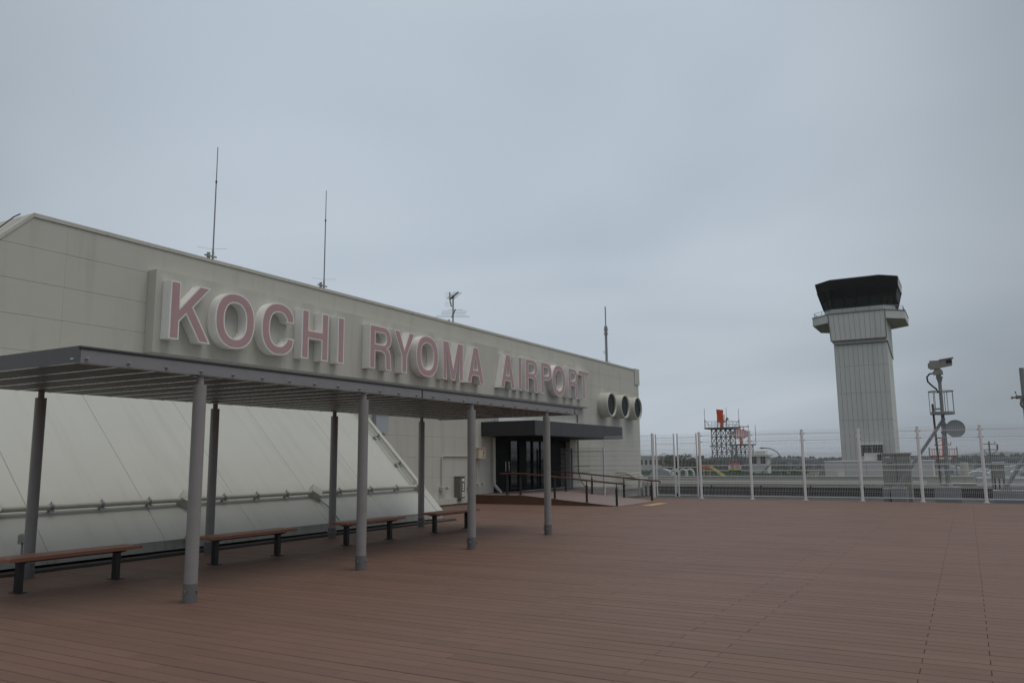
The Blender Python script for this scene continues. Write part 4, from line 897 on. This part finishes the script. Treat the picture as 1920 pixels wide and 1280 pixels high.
for q in (-.95, -.75, -.55, -.35, -.15, .05, .25, .45, .65, .85):
    hz = .80 * math.sqrt(max(.08, 1 - q * q * .8)); b.bar((-33.95 + 1.5 * q, 140.8 - .5 * q * q, 5.72 - hz), (-33.95 + 1.5 * q, 140.8 - .5 * q * q, 5.72 + hz), .09)
an = b.build('antenna', 'paleor', rb_); b = MB().bar((-35.3, 140.7, 6.95), (-32.4, 140.7, 6.95), .14)
for x in (-34.5, -33.4): b.bar((x, 140.7, 6.2), (x, 140.7, 6.95), .09)
b.build('beacon_bar', 'orange', an); b = MB().bar((-33.95, 140.7, 5.0), (-33.95, 139.6, 5.2), .12); b.build('feed_arm', 'red', an); b = MB()
for x, y in ((-35.6, 139.5), (-32.3, 139.5), (-32.0, 143.5), (-34.6, 143.5)): b.tube((x, y, 3.9), (x, y, 7.3), .04, 5); b.bar((x, y, 5.0), (x + (.6 if x < -34 else -.6), y, 4.0), .04)
b.build('lightning_rod', 'lattice', rb_)

# ================================================================== STREET LAMPS AND FAR BUILDINGS
def lamp(x, y, zt, reach, lab):
    t = empty('street_lamp', (x, y, GZ), lab, 'street lamp', 'street lamps beyond the fence')
    pts = [(x, y, GZ), (x, y, zt - 1.3)] + [(x - reach * (1 - math.cos(R(a))), y, zt - 1.3 + 1.25 * math.sin(R(a))) for a in range(10, 91, 10)]
    MB().path(pts, .06, 8).build('pole', 'greybox', t)
    e_ = pts[-1]; MB().loft([[(e_[0] - d_, y + w_ * math.cos(R(a)), e_[2] + .09 * w_ / .14 * math.sin(R(a))) for a in range(0, 360, 45)] for d_, w_ in ((0, .07), (.15, .14), (.5, .13), (.62, .05))]).build('lamp_head', 'greybox', t)
lamp(-19.55, 100, 2.82, 1.75, 'curved street lamp right of the radar towers')
lamp(-25.2, 100, 3.15, 2.2, 'curved street lamp in front of the radar towers')
def building(x0, x1, y0, y1, z1, lab, rows=2, cols=8, mt='bwhite', z0=GZ, roof=.25, wz=None):
    t = empty('building', ((x0 + x1) / 2, y0, z0), lab, 'building')
    MB().box(x0, x1, y0, y1, z0, z1 - roof).build('wall', mt, t); MB().box(x0 - .3, x1 + .3, y0 - .3, y1 + .3, z1 - roof + .003, z1).build('roof', mt, t)
    for r_ in range(rows):
        zb = z1 - 1.9 - 2.1 * r_ if wz is None else wz - 2.1 * r_
        for c_ in range(cols):
            a = x0 + (x1 - x0) * (c_ + .22) / cols; b2 = x0 + (x1 - x0) * (c_ + .78) / cols
            w2 = MB().box(a, b2, y0 - .05, y0 - .004, zb, zb + 1.1).build('window', 'win', t); MB().box(a - .05, b2 + .05, y0 - .15, y0 - .005, zb - .13, zb - .03).build('sill', 'white', w2)
    return t
building(-66, -54.8, 160, 172, 2.25, 'white two storey building left of the gate with rows of dark windows', 2, 11)
building(-54.6, -51.9, 156, 164, 2.2, 'narrow white stair tower block joined to the far white building', 2, 2)
hb = building(-25.4, -23.2, 110, 112.2, 2.0, 'white flat roofed house with outside stairs right of the radar towers', 1, 2, wz=.8)
b = MB(); b.bar((-21.6, 109.6, 1.75), (-24.0, 109.6, -.5), .16); b.bar((-21.6, 109.2, 1.75), (-24.0, 109.2, -.5), .16); b.build('stair', 'galv', hb); MB().box(-24.9, -23.5, 110.4, 112, 2.002, 2.5).build('roof_hut', 'bwhite', hb)
t = empty('sign_stack', (-51.2, 155, GZ), 'stack of orange and yellow panels left of the trees', 'panel stack')
for i in range(6): MB().box(-51.8 + .1 * (i % 2), -50.7 - .1 * (i % 3), 155, 155.3, -1.6 + .6 * i, -1.05 + .6 * i).build('panel', ('orange', 'yellow', 'red')[i % 3], t)
MB().bar((-51.3, 155.4, GZ), (-51.3, 155.4, 2.0), .2).build('post', 'galv', t)
t = empty('chimney', (-43.9, 150, GZ), 'dark square chimney among the trees left of the radar towers', 'chimney'); MB().box(-44.2, -43.6, 150, 150.8, GZ, 1.6).build('shaft', 'black', t); MB().box(-44.4, -43.4, 149.9, 150.9, 1.601, 2.1).build('cap', 'black', t)
# orange localiser-like frame seen beside the mast
oa = empty('orange_platform', (-4.5, 200, GZ), 'orange and white railed platform low on the horizon behind the mast', 'platform')
b = MB()
for x in [-7.1 + .48 * i for i in range(12)]: b.bar((x, 200, 1.6), (x, 200, 3.15), .10)
b.bar((-7.2, 200, 3.1), (-1.75, 200, 3.1), .14); b.build('railing', 'paleor', oa)
b = MB().box(-7.2, -1.75, 199.9, 201.5, 1.4, 1.72); b.build('deck_frame', 'red', oa); b = MB()
for x in (-7.15, -1.8): b.bar((x, 199.85, 1.4), (x, 199.85, 3.5), .25)
b.build('end_post', 'galv', oa)
b = MB().bar((-6.2, 201, 4.0), (-2.9, 201, 4.0), .15); b.bar((-6.0, 201, 4.1), (-4.6, 201, 5.2), .1); b.bar((-3.1, 201, 4.1), (-4.4, 201, 5.2), .1); b.bar((-2.95, 201, 4.0), (-2.8, 201, 4.7), .16); b.bar((-4.5, 201, 1.5), (-4.5, 201, 5.3), .2); b.build('upper_frame', 'orange', oa)
for x in (-6.8, -4.5, -2.2): MB().bar((x, 200.7, GZ), (x, 200.7, 1.4), .3).build('leg', 'galv', oa)
MB().box(-5.6, -3.0, 200, 202, .9, 1.39).build('light_unit', 'white', oa)
for i, (x, yy, w_, h_) in enumerate(((-150, 760, 60, 9.5), (-60, 900, 90, 11), (-170, 640, 40, 6), (40, 820, 70, 8.5), (-95, 700, 46, 7.5))):
    t = empty('hangar', (x, yy, GZ), ['long grey blue shed far off right of the street lamp', 'widest grey blue shed on the horizon left of the tower', 'low grey shed far behind the flat roofed house', 'grey blue shed on the horizon right of the camera mast', 'grey shed on the horizon just left of the control tower'][i], 'shed', 'far sheds along the horizon')
    MB().box(x - w_ / 2, x + w_ / 2, yy, yy + 30, GZ, GZ + h_).build('wall', 'bgrey', t); MB().prism([(x - w_ / 2 - 1, GZ + h_ + .02), (x + w_ / 2 + 1, GZ + h_ + .02), (x, GZ + h_ * 1.16)], 'y', yy - 1, yy + 31).build('roof', 'bgrey', t)
    for k in range(6): xx = x - w_ / 2 + w_ * (k + .2) / 6; MB().box(xx, xx + w_ * .09, yy - .3, yy - .02, GZ + h_ * .45, GZ + h_ * .8).build('window', 'win', t)
random.seed(3)
spots = [(4, 430), (14, 470), (26, 520), (40, 560), (8, 560), (24, 640), (48, 660), (62, 600), (-10, 600), (70, 720), (34, 760), (86, 690), (-150, 520), (-128, 560)]
ordw = ['nearest', 'second nearest', 'third nearest', 'fourth nearest', 'fifth nearest', 'sixth nearest', 'seventh nearest', 'eighth nearest', 'ninth nearest', 'tenth nearest', 'eleventh nearest', 'twelfth nearest', 'larger', 'smaller']
for i, (x, yy) in enumerate(spots):
    lab = (ordw[i] + ' low white greenhouse far off right of the camera mast') if i < 12 else ordw[i] + ' white greenhouse far off behind the flat roofed house'
    t = empty('greenhouse', (x, yy, GZ), lab, 'greenhouse', 'far greenhouses'); w_ = random.uniform(9, 14); h_ = random.uniform(3.6, 5.4)
    MB().prism([(x - w_ / 2, GZ), (x + w_ / 2, GZ), (x + w_ / 2, GZ + h_ * .6), (x + w_ * .25, GZ + h_ * .92), (x, GZ + h_), (x - w_ * .25, GZ + h_ * .92), (x - w_ / 2, GZ + h_ * .6)], 'y', yy, yy + 26).build('cover', 'vinyl', t)
    MB().box(x - w_ * .12, x + w_ * .12, yy - .2, yy - .02, GZ, GZ + h_ * .55).build('door', 'bgrey', t)

# ================================================================== TREES
def tree(x, y, h, r, lab, grp, seed, mt='leaf'):
    rnd = random.Random(seed); t = empty('tree', (x, y, GZ), lab, 'tree', grp); top = GZ + h
    b = MB().tube((x, y, GZ), (x, y, top - r * 1.1), .28, 8, .14)
    for k in range(6):
        a = rnd.uniform(0, 6.28); z0 = top - r * rnd.uniform(1.1, 2.0); b.tube((x, y, z0), (x + r * .7 * math.cos(a), y + r * .7 * math.sin(a), z0 + r * rnd.uniform(.5, 1.1)), .10, 5, .03)
    b.build('trunk', 'trunk', t); c = MB()
    cl = [(x + rnd.gauss(0, r * .42), y + rnd.gauss(0, r * .42), top - r * rnd.uniform(.15, 1.9), rnd.uniform(.3, .55) * r) for _ in range(26)]
    for (cx, cy, cz, cr_) in cl:
        for _ in range(70):
            d = Vector((rnd.gauss(0, 1), rnd.gauss(0, 1), rnd.gauss(0, 1))).normalized() * cr_ * rnd.uniform(.55, 1.05); p = Vector((cx, cy, cz)) + d
            s_ = rnd.uniform(.10, .22); u = Vector((rnd.gauss(0, 1), rnd.gauss(0, 1), rnd.gauss(0, 1))).normalized(); v = u.orthogonal().normalized()
            c.add([p + u * s_, p + v * s_ * .7, p - u * s_, p - v * s_ * .7], [(0, 1, 2, 3)])
    c.build('crown', mt, t, fix=False)
tl = ['tree at the left of the row just right of the white building', 'second tree of the row behind the gate', 'third tree of the row behind the gate', 'fourth tree of the row, left of the dark chimney', 'fifth tree of the row, right of the dark chimney', 'sixth tree of the row, behind the thick gate post', 'last tree of the row, just left of the radar towers']
for i, (x, yy, h, r_) in enumerate(((-49.6, 150, 12.2, 2.0), (-47.6, 153, 11.3, 2.1), (-45.6, 149, 12.0, 1.9), (-44.8, 154, 10.8, 2.0), (-42.4, 150, 11.0, 2.0), (-40.2, 148, 11.5, 2.1), (-38.0, 152, 11.0, 2.0))):
    tree(x, yy, h, r_, tl[i], 'trees behind the gate', 20 + i)
tl = ['bushy tree under the right radar tower', 'bushy tree left of the street lamp pole', 'bushy tree right of the street lamp pole', 'low bushy tree behind the fence post left of the tower', 'bushy tree near the foot of the flat roofed house']
for i, (x, yy, h, r_) in enumerate(((-31.0, 150, 10.2, 2.4), (-26.0, 130, 10.4, 2.3), (-22.5, 128, 10.0, 2.2), (-17.5, 126, 9.6, 2.0), (-28.5, 138, 9.8, 2.1))):
    tree(x, yy, h, r_, tl[i], 'trees right of the radar towers', 50 + i)
rnd = random.Random(11); wd = MB()
for i in range(2600):
    x = rnd.uniform(-1500, 700); yy = rnd.uniform(980, 1250) - .1 * x; h = rnd.uniform(7, 11.5) + 2.2 * math.sin(x * .02) + (3.5 if x > 60 else 0) * rnd.random(); r_ = rnd.uniform(3, 7)
    for k in range(9):
        p = Vector((x + rnd.gauss(0, r_ * .5), yy + rnd.gauss(0, r_ * .5), GZ + h * rnd.uniform(.25, 1))); u = Vector((rnd.gauss(0, 1), rnd.gauss(0, .4), rnd.gauss(0, 1))).normalized(); v = Vector((-u.z, 0, u.x)).normalized(); s_ = rnd.uniform(1.2, 2.8)
        wd.add([p + u * s_, p + v * s_, p - u * s_, p - v * s_], [(0, 1, 2, 3)])
wd.build('far_woods', 'farwood', None, 'dark far off woodland belt along the horizon', 'woods', kind='stuff', fix=False)
hl = MB(); top = []
xs = [-4200 + 60 * i for i in range(101)]
for i in range(len(xs) - 1):
    za = 14 + 16 * math.sin(xs[i] * .0021) + 7 * math.sin(xs[i] * .0067 + 1) + 3 * math.sin(xs[i] * .021); zb = 14 + 16 * math.sin(xs[i + 1] * .0021) + 7 * math.sin(xs[i + 1] * .0067 + 1) + 3 * math.sin(xs[i + 1] * .021)
    za, zb = max(za, 0), max(zb, 0)
    hl.add([(xs[i], 3600, GZ), (xs[i + 1], 3600, GZ), (xs[i + 1], 3800, GZ + zb), (xs[i], 3800, GZ + za), (xs[i + 1], 4200, GZ), (xs[i], 4200, GZ)], [(0, 1, 2, 3), (3, 2, 4, 5)])
hl.build('hills', 'hill', kind='structure', fix=False)

# ================================================================== AIR
hz = MB().box(-5050, 5050, -1550, 6050, GZ - 1, 21.5)
hm = bpy.data.materials.new('thin_haze'); hm.use_nodes = True; hn, hlk = hm.node_tree.nodes, hm.node_tree.links
hn.clear(); ho = hn.new('ShaderNodeOutputMaterial'); pv = hn.new('ShaderNodeVolumePrincipled')
pv.inputs['Color'].default_value = (0.90, 0.94, 0.97, 1); pv.inputs['Density'].default_value = 0.0002; pv.inputs['Anisotropy'].default_value = 0.2
hlk.new(pv.outputs[0], ho.inputs['Volume'])
hz.build('haze', hm, None, 'thin pale air haze over the airfield', 'haze', kind='stuff')
